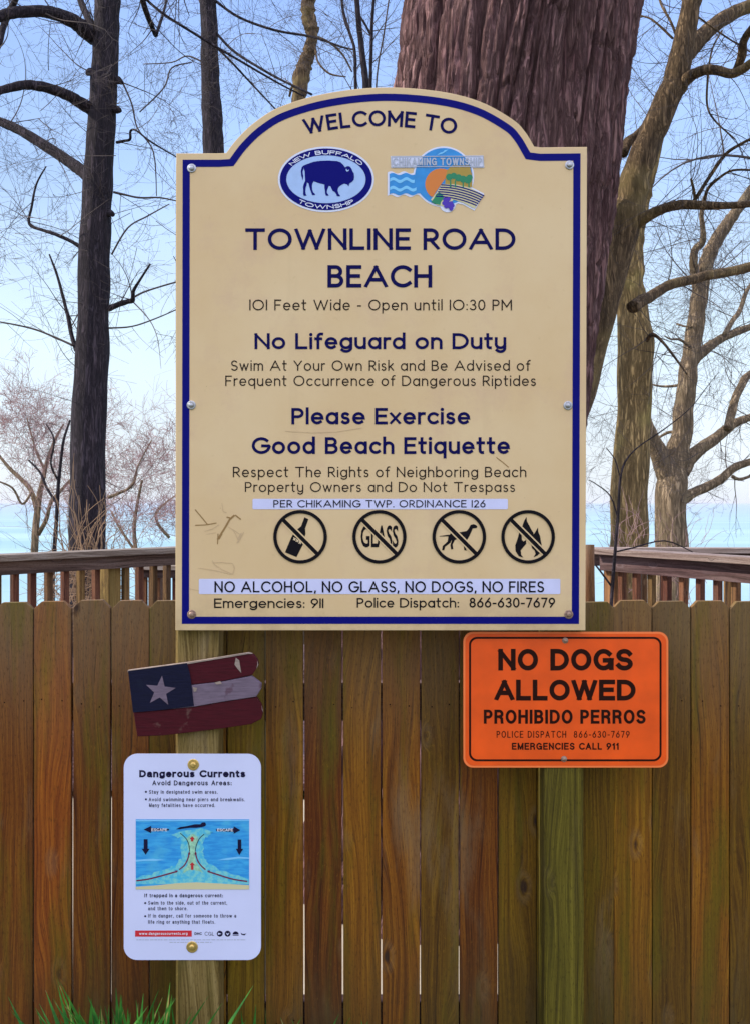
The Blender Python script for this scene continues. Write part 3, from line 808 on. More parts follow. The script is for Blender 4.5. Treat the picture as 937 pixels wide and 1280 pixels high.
mb = MB(); stroke_text(mb, 'CHIKAMING TOWNSHIP', SG.x(475+106/6.69), SG.x(475+848/6.69), SG.z(175+216/6.69), 64/6.69*SG.k, .09, Y3-.0010, glyphs=HV, track=.12)
mb.build('lettering', M['greyletter'], le)
mb = MB()
mb.ring([SG.p((475+a/6.69, 175+b/6.69)) for a, b in ((96,142),(96,226),(858,224),(856,138))][::-1] and cz_([(92,138),(94,230),(862,228),(860,134)]), cz_([(99,145),(101,223),(855,221),(853,141)]), Y3-.0009)
mb.build('title_outline', M['greyletter'], le)

# prohibition symbols
def forbid(cx, cy, polys, label_mat='black', extra=None, light=None):
    r = 33.5
    mb = MB(); mb.ring(circ(SG.x(cx), SG.z(cy), r*SG.k, n=56), circ(SG.x(cx), SG.z(cy), (r-4.2)*SG.k, n=56), Y4)
    o = mb.build('prohibition_symbol', M['black'], ws)
    mb = MB()
    for i, p in enumerate(polys): mb.sheet(SG.pts(p), Y1-.00005*i)
    if extra: extra(mb)
    mb.build('pictogram', M['black'], o)
    if light:
        mb = MB()
        for p in light: mb.sheet(SG.pts(p), Y2)
        mb.build('bottle_label', M['cream_edge'], o)
    def sl(w, y, m, nm):
        q = 31/1.414
        mb = MB(); mb.ribbon([SG.p((cx-q, cy-q)), SG.p((cx+q, cy+q))], w*SG.k, y, cap=False); mb.build(nm, M[m], o)
    sl(4.0, Y2-.0002, 'cream', 'slash_gap'); sl(2.4, Y3, 'black', 'slash')
    return o
Q = lambda l, sc, ox, oy: [(ox+x/sc, oy+y/sc) for x, y in l]
bottle = Q([(836,190),(862,203),(840,262),(843,300),(824,345),(826,368),(784,449),(710,418),(750,322),(764,298),(788,270),(814,248)], 5.2, 220, 610)
lab = [Q([(x-8,y-10),(x-3,y-12),(x+1,y-4),(x+7,y-7),(x+10,y-2),(x+4,y+2),(x+7,y+10),(x+2,y+11),(x-2,y+5),(x-8,y+8),(x-11,y+4),(x-5,y)], 5.2, 220, 610) for x, y in ((772,332),(790,342),(807,354))]
forbid(375.4, 671, [bottle], light=lab)
forbid(474, 671, [], extra=lambda mb: type_text(mb, 'GLASS', SG.x(451), SG.x(497.5), SG.z(684), 27*SG.k, Y1, bold=.018))
dz = lambda l: Q(l, 4.805, 540, 610)
forbid(573.3, 671, [dz([(92,290),(110,272),(160,266),(205,258),(218,242),(228,222),(246,217),(262,223),(269,233),(262,241),(241,243),(233,262),(222,286),(207,312),(196,318),(160,300),(135,312),(118,304),(104,306)]),
                    dz([(96,285),(118,300),(108,328),(76,352),(70,374),(57,373),(61,348),(90,322)]),
                    dz([(112,298),(138,302),(120,340),(124,366),(111,369),(107,342),(115,318)]),
                    dz([(186,308),(207,308),(196,338),(199,360),(204,376),(190,373),(188,350),(184,330)]),
                    dz([(100,280),(98,290),(42,291),(42,288)])])
forbid(659.2, 671, [dz([(563,173),(566,200),(578,222),(590,245),(604,268),(608,290),(620,310),(560,262),(548,262),(536,238),(548,200)]),
                    dz([(632,237),(634,262),(645,290),(650,320),(655,345),(640,342),(615,325),(604,300),(604,282),(620,258)]),
                    dz([(520,268),(534,285),(536,310),(545,322),(560,312),(562,335),(548,350),(528,375),(532,402),(545,418),(518,410),(498,380),(496,345),(508,310)]),
                    dz([(592,345),(606,352),(622,362),(645,375),(648,385),(630,405),(606,416),(618,395),(612,375),(598,362)])])

# bolts on the sign, one in each corner and one half way down each side
for i, (bx, by) in enumerate(((240,210.5),(711,206.5),(239.5,506.5),(709,507),(240,768),(710,768))):
    mb = MB(); c = (SG.x(bx), 0, SG.z(by)); r = 5.6*SG.k
    mb.lathe([(r, 0), (r, .0016), (r*.86, .0022), (r*.62, .0022), (r*.60, .0045), (r*.45, .0062), (r*.2, .0068), (.0001, .0070)], c, 18)
    mb.build('bolt', M['steel' if i < 4 else 'rusty'], ws, smooth=False)
# scratches in the paint, lower left and by the lettering
sz = lambda l, sc=5.2, ox=220, oy=610: SG.pts(Q(l, sc, ox, oy))
mb = MB()
for pts, w in (([(128,142),(160,180),(205,235)], .6), ([(130,242),(190,240),(262,228)], .6), ([(275,330),(300,290),(325,250),(350,205),(378,180)], 1.1),
               ([(335,190),(360,196),(378,180)], .8), ([(390,178),(420,202)], .8), ([(275,300),(272,362)], .6), ([(300,300),(283,330)], .6)):
    mb.ribbon(sz(pts), w*SG.k, Y1-.00003*len(pts))
mb.ribbon(SG.pts([(620,572),(628,578),(635,584)]), .5*SG.k, Y1)
mb.build('scratch', M['scratch'], ws)
mb = MB()
for pts, w in (([(300,100),(308,150),(330,160)], .35), ([(345,255),(380,275),(430,310)], .4), ([(370,270),(390,300),(410,350)], .4), ([(440,290),(420,325),(400,355)], .7), ([(425,295),(405,330)], .8),
               ([(238,470),(250,495),(300,530),(370,560),(382,520),(370,490),(300,483),(240,485)], .35), ([(150,520),(250,535),(360,560)], .35), ([(90,655),(150,668)], .4), ([(190,280),(240,265),(280,240)], .4), ([(200,300),(260,290)], .35)):
    mb.ribbon(sz(pts), w*SG.k, Y1-.00003*len(pts))
mb.ribbon(SG.pts([(357,539),(390,541),(420,540),(452,535)]), .4*SG.k, Y1)
mb.build('faint_scratch', M['scratchlight'], ws)

# ------------------------------------------------------------------ orange sign
D2 = 2.2375
OS = Sign(D2, 706, 959)
og = empty('dog_sign', OS.o, 'orange metal sign with black lettering forbidding dogs, below the cream sign', 'sign')
SO = OS
mb = MB(); mb.prism(rrect(OS.x(578.5), OS.z(959.5), OS.x(834.5), OS.z(789.8), 12*OS.k), 0, .0016); mb.build('plate', M['signorange_rim'], og)
mb = MB(); mb.sheet(rrect(OS.x(581), OS.z(957), OS.x(832), OS.z(792.2), 10.5*OS.k), -.0004); mb.build('orange_field', M['signorange'], og)
mb = MB(); mb.ring(rrect(OS.x(585.5), OS.z(951.5), OS.x(826), OS.z(796), 10*OS.k), rrect(OS.x(588), OS.z(949), OS.x(823.5), OS.z(798.5), 8*OS.k), -.0008); mb.build('border_line', M['brownink'], og)
for s_, xa, xb, bz, cp, hw, tr in (('NO DOGS', 622, 790, 838, 27, .108, .10), ('ALLOWED', 617.5, 793.5, 875.5, 26, .110, .09), ('PROHIBIDO PERROS', 604, 806, 904.5, 17.5, .098, .13),
                           ('POLICE DISPATCH  866-630-7679', 620, 786, 922, 8.4, .060, .22), ('EMERGENCIES CALL 911', 639, 772.5, 937, 8.6, .098, .16)):
    mb = MB(); stroke_text(mb, s_, OS.x(xa), OS.x(xb), OS.z(bz), cp*OS.k, hw, -.0008, glyphs=HV, track=tr); mb.build('lettering', M['brownink'], og)
for bx, by in ((705.5, 800.5), (704, 948.5)):
    mb = MB(); c = (OS.x(bx), -.0009, OS.z(by)); r = 3.8*OS.k
    mb.lathe([(r, 0), (r, .001), (r*.6, .0016), (r*.6, .0035), (r*.3, .0046), (.0001, .0048)], c, 14); mb.build('screw', M['rusty'], og)

# ------------------------------------------------------------------ white currents notice
D3 = 2.2370
CS = Sign(D3, 241, 1200)
cg = empty('currents_notice', CS.o, 'white rounded metal notice about dangerous currents with a printed sea picture', 'sign')
mb = MB(); mb.prism(rrect(CS.x(155), CS.z(1200), CS.x(326.5), CS.z(942.3), 17*CS.k, 10), 0, .0018); mb.build('plate', M['whitesign'], cg)
zc = lambda l: CS.pts(Q(l, 4.574, 150, 930))
def ctext(s_, xa, xb, base, cap, bo, m='darkink', y=-.0005, parent=None, warp=None):
    mb = MB(); stroke_text(mb, s_, CS.x(150+xa/4.574), CS.x(150+xb/4.574), CS.z(930+base/4.574), cap/4.574*CS.k, bo, y, warp, HV, .20 if bo < .09 else .13); return mb.build('lettering', M[m], parent or cg)
ctext('Dangerous Currents', 112, 718, 190, 41, .125)
ctext('Avoid Dangerous Areas:', 187, 640, 236, 28, .085)
ctext('Stay in designated swim areas.', 168, 560, 284, 21, .070)
ctext('Avoid swimming near piers and breakwalls.', 166, 716, 327, 21, .070)
ctext('Many fatalities have occurred.', 168, 545, 360, 21, .070)
ctext('If trapped in a dangerous current:', 141, 590, 876, 21, .085)
ctext('Swim to the side, out of the current,', 163, 614, 918, 21, .070)
ctext('and then to shore.', 163, 388, 950, 21, .070)
ctext('If in danger, call for someone to throw a', 163, 666, 992, 21, .070)
ctext('life ring or anything that floats.', 163, 546, 1027, 21, .070)
mb = MB()
for bx, by in ((150,273),(150,316),(146,909),(146,984)): mb.sheet(zc(ccirc(bx, by, 6, 10)), -.0005)
mb.build('bullet_dots', M['darkink'], cg)
mb = MB(); mb.sheet(zc([(88,1066),(412,1066),(412,1101),(88,1101)]), -.0005); o = mb.build('red_strip', M['red'], cg)
ctext('www.dangerouscurrents.org', 112, 388, 1090, 15, .08, 'whiteink', -.0009, o)
ctext('DHC', 428, 470, 1091, 15, .10); ctext('CGL', 486, 540, 1095, 22, .05)
mb = MB()
for bx in (572, 617): mb.sheet(zc(ccirc(bx, 1084, 17, 20)), -.0005)
mb.sheet(zc(ccirc(663, 1088, 17, 20, 0, 180)), -.0005); mb.sheet(zc([(646,1091),(680,1091),(680,1095),(646,1095)]), -.0005)
mb.sheet(zc([(692,1078),(704,1086),(725,1083),(712,1094),(696,1090)]), -.0005)
mb.build('printed_marks', M['darkink'], cg)
mb = MB(); mb.sheet(zc([(562,1078),(582,1084),(562,1091)]), -.0008); mb.sheet(zc([(606,1078),(617,1094),(628,1078),(617,1084)]), -.0008); mb.build('mark_details', M['whitesign'], cg)
mb = MB()
rnd = random.Random(4)
for row, (xa, xb) in enumerate(((95, 722), (285, 530))):
    x = xa
    while x < xb:
        w = rnd.uniform(8, 26); mb.sheet(zc([(x,1117+row*14),(min(xb,x+w),1117+row*14),(min(xb,x+w),1121+row*14),(x,1121+row*14)]), -.0005); x += w+rnd.uniform(3, 6)
mb.build('fine_print', M['greyletter'], cg)
# the printed picture
k = NT('printed_sea')
x, y, z = k.xyz(k.tc.outputs['Object'])
n1 = k.noise(k.vec(k.math('MULTIPLY', x, 30.0), 0.0, k.math('MULTIPLY', z, 160.0)), 1.0, 4, .6, .4)
n2 = k.noise(k.tc.outputs['Object'], 18.0, 3)
c = k.mix(k.rng(n1, .35, .7), (.018, .27, .70), (.05, .42, .80))
c = k.mix(k.rng(n2, .5, .7, 0, .5), c, (.10, .52, .72))
k.l(c, k.b.inputs['Base Color']); k.b.inputs['Roughness'].default_value = .4
mb = MB(); mb.sheet(zc([(92,430),(740,430),(740,830),(92,830)]), -.0005); pic = mb.build('sea_picture', k.m, cg)
k = NT('printed_foam')
n1 = k.noise(k.tc.outputs['Object'], 90.0, 5, .65)
c = k.mix(k.rng(n1, .35, .65), (.05, .46, .72), (.22, .64, .62))
k.l(c, k.b.inputs['Base Color']); k.b.inputs['Roughness'].default_value = .4
rnd = random.Random(11)
jag = lambda l, a: [(x+rnd.uniform(-a, a), y+rnd.uniform(-a, a)) for x, y in l]
lft = [tuple(p) for p in crom([(290,520),(330,530),(352,560),(352,620),(345,660),(300,700),(200,735),(92,770)], 5)]
rgt = [tuple(p) for p in crom([(740,770),(640,738),(540,700),(490,660),(478,620),(480,560),(500,530),(540,505)], 5)]
mb = MB(); mb.sheet(zc(jag(lft, 7)+[(92,800),(740,800)]+jag(rgt, 7)+[(470,480),(415,490),(360,495)]), -.0008); mb.build('rip_current', k.m, pic)
mb = MB(); mb.sheet(zc(jag([tuple(p) for p in crom([(385,540),(395,580),(398,640),(385,690),(360,735),(415,715),(480,735),(445,690),(432,640),(435,580),(450,540),(418,515)], 4, True)], 4)), -.0010)
mb.build('rip_neck', M['paleyellow'], pic).data.materials[0] = mat('printed_pale_green', (.30, .60, .42), .45, mottle=.25, mscale=150)
mb = MB(); mb.sheet(zc([(92,830),(92,815),(200,808),(330,795),(440,790),(560,796),(740,806),(740,830)]), -.0011); mb.build('sand', M['paleyellow'], pic)
mb = MB()
for l in ([(92,662),(140,658),(190,655),(260,662),(200,668),(140,668),(92,672)], [(555,664),(610,652),(680,643),(740,648),(740,656),(680,654),(620,662)], [(92,433),(740,433),(740,439),(92,441)]): mb.sheet(zc(l), -.0009)
mb.build('printed_wave_crests', M['lightblue'], pic)
def curve(pts, w, m, y=-.0013, nm='flow_line'):
    mb = MB(); mb.ribbon(zc([tuple(p) for p in crom(pts, 6)]), w/4.574*CS.k, y); return mb.build(nm, M[m], pic)
curve([(100,780),(160,772),(230,755),(325,728)], 4, 'magenta'); curve([(725,784),(650,772),(580,752),(508,728)], 4, 'magenta')
curve([(343,715),(370,692),(388,660),(398,625)], 3.5, 'magenta'); curve([(488,715),(462,690),(444,660),(434,625)], 3.5, 'magenta')
curve([(400,610),(396,575),(380,540),(348,510)], 2, 'darkink'); curve([(432,610),(440,575),(456,540),(482,515)], 2, 'darkink')
mb = MB()
for l in ([(318,720),(335,724),(322,736)], [(516,720),(499,724),(512,737)], [(390,630),(399,610),(405,630)], [(427,630),(434,610),(442,630)]): mb.sheet(zc(l), -.0014)
mb.build('flow_arrow_heads', M['magenta'], pic)
mb = MB()
for l in ([(138,488),(180,467),(180,479),(282,484),(282,493),(180,499),(180,509)], [(690,491),(652,470),(652,482),(552,486),(552,496),(652,501),(652,512)],
          [(138,543),(160,543),(160,598),(171,598),(149,632),(126,598),(138,598)], [(675,545),(695,545),(695,598),(706,598),(684,634),(664,598),(675,598)]): mb.sheet(zc(l), -.0013)
mb.build('escape_arrows', M['darkink'], pic)
ctext('ESCAPE', 182, 272, 497, 16, .09, 'whiteink', -.0016, pic); ctext('ESCAPE', 558, 648, 498, 16, .09, 'whiteink', -.0016, pic)
mb = MB()
for cx, y0, y1 in ((415, 526, 556), (415, 674, 718)): mb.sheet(zc([(cx,y0),(cx+16,y0+18),(cx+7,y0+18),(cx+7,y1),(cx-7,y1),(cx-7,y0+18),(cx-16,y0+18)]), -.0013)
mb.build('current_arrows', M['arrowred'], pic)
mb = MB(); mb.sheet(zc([(322,486),(345,474),(385,468),(430,458),(462,458),(470,448),(488,447),(494,458),(490,468),(470,474),(440,478),(400,478),(370,482),(345,486)]), -.0013); mb.build('swimmer_print', M['darkink'], pic)
for bx, by in ((421,118),(414,1160)):
    mb = MB(); q = zc([(bx, by)])[0]; r = 7.2*CS.k
    mb.lathe([(r, 0), (r, .0012), (r*.9, .0018), (r*.5, .0018), (r*.48, .004), (r*.3, .0052), (.0001, .0054)], (q[0], 0, q[1]), 20); mb.build('washer_bolt', M['brass'], cg)

# ------------------------------------------------------------------ painted wooden flag
D4 = 2.2235
FS = Sign(D4, 245, 870)
fl = empty('wooden_flag', FS.o, 'small tilted painted flag of three boards with a white star on blue', 'flag')
fz = lambda l: FS.pts(Q(l, 4.685, 150, 790))
TF = .015
def board(l, m, y0=0.0, y1=TF, parent=fl, nm='board', bevel=.0015):
    mb = MB(); mb.prism(fz(l), y0, y1); return mb.build(nm, M[m], parent, bevel=bevel)
top = [(47,225),(200,205),(400,178),(600,148),(752,122),(785,135),(806,165),(812,190),(800,215),(775,252),(600,288),(420,308),(250,328),(62,342)]
board(top, 'flagred')
mid = [(62,345),(250,331),(420,311),(600,291),(770,258),(829,304),(826,335),(800,378),(600,408),(430,438),(250,455),(80,468)]
board(mid, 'flagwhite', -.002, TF-.001)
bot = [(80,471),(250,458),(430,441),(600,411),(800,382),(828,425),(838,468),(828,510),(770,540),(600,565),(400,590),(250,607),(102,613)]
board(bot, 'flagred')
mb = MB(); mb.sheet(fz([(50,228),(395,181),(412,240),(425,330),(436,432),(250,455),(80,470)]), -.0028); mb.build('canton', M['flagblue'], fl)
scx, scy = 240, 345
star = []
for i in range(10):
    a = R(90+36*i-6); r = 92 if i % 2 == 0 else 37
    star.append((scx+r*cos(a), scy-r*sin(a)*1.0))
mb = MB(); mb.sheet(fz(star), -.0034); mb.build('star', M['flagwhite'], fl)
mb = MB(); mb.prism(fz([(47,225),(400,178),(752,122),(775,128),(752,128),(400,187),(47,235)]), -.0016, .012); mb.build('worn_edge', M['rawwood'], fl)
mb = MB()
for l in ([(680,150),(700,165),(712,240),(690,215),(672,190)], [(805,165),(812,190),(800,215),(806,190)], [(830,425),(840,470),(833,455)], [(555,295),(590,285),(600,300),(570,306)], [(430,320),(455,325),(450,345),(436,348)]): mb.sheet(fz(l), -.0042 if l[0][0] in (555,430) else -.0012)
mb.build('chipped_paint', M['rawwood'], fl)

# ------------------------------------------------------------------ picket fence
PK_Y = 2.347; TOPZ = P(0, 751.5, PK_Y).z; PITCH = 48.3*PK_Y/F
fe = empty('picket_fence', (0, PK_Y, 0), 'weathered brown dog-eared picket fence behind the signs', 'fence')
rng = random.Random(5)
def picket(kx):
    px0 = 42+48.3*kx
    cx = (px0+24.15-CX)*PK_Y/F
    gap = {-1: .0050, 0: .0040, 1: .0046, 2: .0036, 3: .0030, 4: .0036, 5: .0048, 6: .0042, 7: .0040, 8: .0032, 9: .0030, 10: .0028, 11: .0030, 12: .0026}.get(kx, rng.uniform(.0016, .0024))
    w = PITCH-gap; h = TOPZ+rng.uniform(-.003, .003)
    if kx >= 14: h -= .001
    th = .016; c = .017+rng.uniform(-.003, .003); c2 = c*rng.uniform(.8, 1.15)
    mb = MB(); n = 14; ph = rng.uniform(0, 20)
    L = []; Rg = []
    for i in range(n+1):
        z = .03+(h-.03-c)*i/n
        L.append((-w/2+.0007*noise.noise(Vector((ph, z*4, 0))), z)); Rg.append((w/2+.0007*noise.noise(Vector((ph+9, z*4, 0))), z))
    pts = Rg + [(w/2-c, h), (-w/2+c2, h-.0008)] + L[::-1]
    mb.prism(pts, 0, th)
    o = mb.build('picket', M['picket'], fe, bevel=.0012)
    o.location = (cx, rng.uniform(-.0015, .0015), 0)
    o.rotation_euler = (rng.uniform(-.002, .002), rng.uniform(-.0012, .0012), rng.uniform(-.012, .012))
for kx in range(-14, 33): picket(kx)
for z in (.24, .985):
    mb = MB(); mb.box((0, .016+.004+.019, z), (4.6, .038, .089)); mb.build('rail', M['railx'], fe, bevel=.002)
for px in (-620, 300, 1240):
    mb = MB(); x = (px-CX)*PK_Y/F
    mb.box((x, .064+.046, .58), (.089, .089, 1.16)); mb.build('fence_post', M['post'], fe, bevel=.003)
# nail heads in the pickets
mb = MB(); mb.lathe([(.0018, .0003), (.0016, .0010), (.0001, .0012)], (0, 0, 0), 8)
nail = None
for kx in range(-2, 20):
    for z in (.985, .24):
        for s in (-1, 1):
            px0 = 42+48.3*kx; cx = (px0+24.15-CX)*PK_Y/F+s*.022+rng.uniform(-.004, .004)
            if nail is None: o = nail = mb.build('nail', M['brownink'], fe)
            else: o = nail.copy(); COL.objects.link(o); o.parent = fe
            o.location = (cx, 0, z+rng.uniform(-.012, .012))

# ------------------------------------------------------------------ boardwalk and its railings beyond the fence
mb = MB()
for i in range(38):
    y = 4.95+i*.145
    if y > 9.6: break
    mb.box((0.2, y, .08), (8.4, .138, .036))
dk = mb.build('boardwalk', M['railx'], bevel=.003); tag(dk, kind='structure')

def railing(a, b, ztop, label, fascia=.075, cap=.036, capw=.15, bal=.13, zbot=.14, posts=(), balmat='rail', capmat='railx', post_w=.09, first=.5, fasc_front=True):
    a = Vector(a); b = Vector(b); L = (b-a).length; t = (b-a)/L; ang = math.atan2(t.y, t.x)
    r = empty('deck_railing', (a.x, a.y, 0), label, 'railing', 'deck railings beyond the fence')
    r.rotation_euler = (0, 0, ang)
    mb = MB(); mb.box((L/2, 0, ztop-cap/2), (L, capw, cap)); mb.build('cap_rail', M['capx'], r, bevel=.004)
    mb = MB(); mb.box((L/2, .010, ztop-cap-.002-fascia/2), (L-.02, .036, fascia)); mb.build('top_rail', M[capmat], r, bevel=.003)
    mb = MB(); mb.box((L/2, .010, zbot+.045), (L-.02, .036, .085)); mb.build('bottom_rail', M[capmat], r, bevel=.003)
    for p in posts:
        mb = MB(); mb.box((0, 0, (ztop-cap-.003)/2), (post_w, post_w, ztop-cap-.003)); o = mb.build('post', M['deckpost'], r, bevel=.004); o.location = (p, .078, 0)
    x = bal*first
    while x < L-.03:
        if all(abs(x-p) > post_w*.75 for p in posts):
            mb = MB(); mb.box((0, 0, 0), (.036, .036, ztop-cap-.004-(zbot))); o = mb.build('baluster', M[balmat], r, bevel=.002)
            o.location = (x, .0485, (ztop-cap-.004+zbot)/2); o.rotation_euler = (0, 0, rng.uniform(-.02, .02))
        x += bal
    return r
railing((-2.45, 4.95, 0), (-.55, 7.22, 0), 1.17, 'deck railing at the left whose cap starts at the photo edge beside the dark trunk', posts=(.60, 1.434, 2.5), bal=.105)
railing((-1.78, 7.6, 0), (-.1, 7.35, 0), .985, 'low deck railing seen under the longer left railing, beside the cream sign', posts=(.12, 1.5), fascia=.06, first=.35, bal=.12)
railing((1.38, 6.25, 0), (2.35, 4.45, 0), 1.17, 'deck railing at the right with a pale cap in front of two tan trunks', posts=(.05, 1.6), fascia=.10, first=1.2, bal=.125)
railing((1.30, 7.1, 0), (3.6, 7.0, 0), 1.135, 'deck railing at the right set behind the pale capped railing', posts=(.05, 1.2, 2.2), fascia=.09, bal=.13)

# weathered round post right beside the sign
mb = MB()
pts = [P(735.5+.5*sin(i*1.3), 1100-i*(1100-681)/12.0, 4.6) for i in range(13)]
pts[0].z = -.02
mb.tube(pts, [.024+.002*sin(i*2.1) for i in range(13)], 12, wob=.15)
o = mb.build('round_stake', M['deckpost'], loc=(pts[0].x, pts[0].y, 0), smooth=True)
tag(o, 'short reddish wooden stake standing just right of the cream sign', 'stake')

# ------------------------------------------------------------------ trees
def tube_px(mb, l, d, sides=8, wob=0.1, seed=0, sub=4, dd=0.0, jitter=0.0, r=None):
    """l: (px, py, radius px[, depth offset]); smooth path through the given pixels at distance d"""
    rr = r or random.Random(seed+int(l[0][0]*7+l[0][1]))
    q = [Vector((p[0], p[1], p[2])) for p in l]
    dz_ = [p[3] if len(p) > 3 else dd*i/max(1, len(l)-1) for i, p in enumerate(l)]
    pp = crom(q, sub); n = len(pp); out = []; rad = []
    for i, p in enumerate(pp):
        t = i/(n-1)*(len(l)-1); a = int(min(t, len(l)-2)); f = t-a
        dep = d+dz_[a]*(1-f)+dz_[a+1]*f
        v = P(p.x, p.y, dep)
        if jitter: v += Vector((rr.uniform(-1, 1), rr.uniform(-1, 1), rr.uniform(-1, 1)))*jitter
        out.append(v); rad.append(max(.0012, p.z*dep/F))
    if mb is not None: mb.tube(out, rad, sides, wob=wob, seed=seed)
    return out, rad

def grow(mb, p, d, r, L, rg, depth, wob=.35, up=0.0, minr=.0011, sides=3, kids=3, seg=.055, droop=0.0):
    n = max(5, min(20, int(L/seg))); st = L/n
    pts = [p.copy()]; rad = [r]; d = d.normalized(); dirs = []
    rv = lambda: Vector((rg.uniform(-1, 1), rg.uniform(-1, 1), rg.uniform(-1, 1)))
    curl = rv()*.16
    for i in range(n):
        curl = curl*.86+rv()*.075
        d = (d+curl*(.5+wob)+rv()*wob*.12+Vector((0, 0, (up-droop*i/n)*.12))).normalized()
        p = p+d*st; pts.append(p.copy()); dirs.append(d.copy()); rad.append(max(minr, r*(1-.78*(i+1)/n)))
    mb.tube(pts, rad, sides if r < .006 else 5, closed_end=False)
    if depth > 0:
        m = rg.randint(max(1, kids-1), kids+1)
        for _ in range(m):
            i = rg.randint(max(0, n//5), n-1)
            nd = (dirs[i]*rg.uniform(.5, 1.0)+rv().normalized()*.75).normalized()
            grow(mb, pts[i+1], nd, max(minr, rad[i+1]*.7), L*rg.uniform(.35, .7), rg, depth-1, wob, up, minr, sides, kids, seg, droop)

def tree(name, label, trunk, limbs, d, m, twigm, seed, ground_d=None, sides=20, twig=1.0, twig_len=.9, crown=6, group=None, wob=.12, extra=None, twiglist=(), dense=1.0, cat='tree'):
    rg = random.Random(seed)
    base = P(trunk[0][0], trunk[0][1], d); base = Vector((base.x, d, terrain(base.x, d)-.05))
    root = empty(name, base, label, cat, group)
    mb = MB(); out, rad = tube_px(None, trunk, d, sub=8)
    b0 = Vector((out[0].x, d, base.z)); 
    pre = [b0+(out[0]-b0)*t for t in (0, .25, .5, .75)]
    full = pre+out; fr = [rad[0]*q for q in (1.45, 1.18, 1.06, 1.0)]+rad
    # the trunk goes on above the frame
    top = full[-1].copy(); dirn = (full[-1]-full[-6]).normalized(); r0 = fr[-1]
    H = 3.0 if crown else 0.0
    up_pts = []
    if crown:
        pcur = top.copy()
        for i in range(1, 13):
            dirn = (dirn+Vector((rg.uniform(-.12, .12), rg.uniform(-.12, .12), .08))).normalized()
            pcur = pcur+dirn*.28; full.append(pcur.copy()); fr.append(r0*(1-.06*i)); up_pts.append((pcur.copy(), fr[-1]))
    mb.tube([p-base for p in full], fr, sides, wob=wob, seed=seed)
    mb.build('trunk', m, root, smooth=True)
    tw = MB()
    for i, l in enumerate(limbs):
        lm = MB(); dd = l[0]; o_, r_ = tube_px(None, l[1], d, sub=5, dd=dd, seed=seed+i)
        lm.tube([p-base for p in o_], r_, 8 if r_[0] > .015 else 5, wob=.14, seed=seed+i)
        lm.build('limb', m if r_[0] > .012 else twigm, root, smooth=True)
        ln = sum((o_[j+1]-o_[j]).length for j in range(len(o_)-1))
        for _ in range(int(ln*5.0*twig)+1):
            j = rg.randint(1, len(o_)-1); t = (o_[j]-o_[j-1]).normalized()
            ax = Vector((rg.uniform(-1, 1), rg.uniform(-1, 1), rg.uniform(-.7, 1.0))).normalized()
            grow(tw, o_[j]-base, (t*.5+ax).normalized(), max(.0022, min(.006, r_[j]*.35)), twig_len*rg.uniform(.35, 1.1), rg, 2, wob=.30, up=.10)
    # twigs from the trunk and the upper crown
    for _ in range(int(10*twig)):
        j = rg.randint(8, len(full)-1)
        if full[j].z < base.z+1.5: continue
        ax = Vector((rg.uniform(-1, 1), rg.uniform(-1, .6), rg.uniform(-.3, .7))).normalized()
        grow(tw, full[j]-base+ax*fr[j]*.8, ax, .004, twig_len*rg.uniform(.4, 1.0), rg, 2, wob=.32)
    for p_, r_ in up_pts[::2]:
        for _ in range(max(1, crown//3)):
            a = rg.uniform(0, 2*pi); ax = Vector((cos(a), sin(a), rg.uniform(-.15, .8))).normalized()
            grow(tw, p_-base, ax, max(.008, r_*.35), rg.uniform(1.2, 2.2), rg, 3, wob=.22, up=.0, kids=4, seg=.16, droop=.35)
    for p_, dv, r_, L_, n_ in twiglist:
        for _ in range(n_):
            v = Vector(dv)+Vector((rg.uniform(-.5, .5), rg.uniform(-.5, .5), rg.uniform(-.5, .5)))
            grow(tw, P(*p_)-base, v, r_, L_*rg.uniform(.6, 1.1), rg, 3, wob=.24, kids=4, seg=.12)
    if extra: extra(tw, base, rg)
    tw.build('twigs', twigm, root)
    return root

# hanging fine branches of a crown above the frame, reaching down into it
def hanging(x0, x1, y0, y1, d, n, L=1.0, dirs=((0, 0, -1),), spread=.8, r=.0035, depth=3):
    def f(tw, base, rg):
        for _ in range(n):
            p = P(rg.uniform(x0, x1), rg.uniform(y0, y1), d+rg.uniform(-1.0, 1.5))
            v = Vector(rg.choice(dirs))+Vector((rg.uniform(-1, 1), rg.uniform(-1, 1), rg.uniform(-1, 1)))*spread
            grow(tw, p-base, v, r*rg.uniform(.6, 1.3), L*rg.uniform(.5, 1.2), rg, depth, wob=.26, kids=4, seg=.10)
    return f

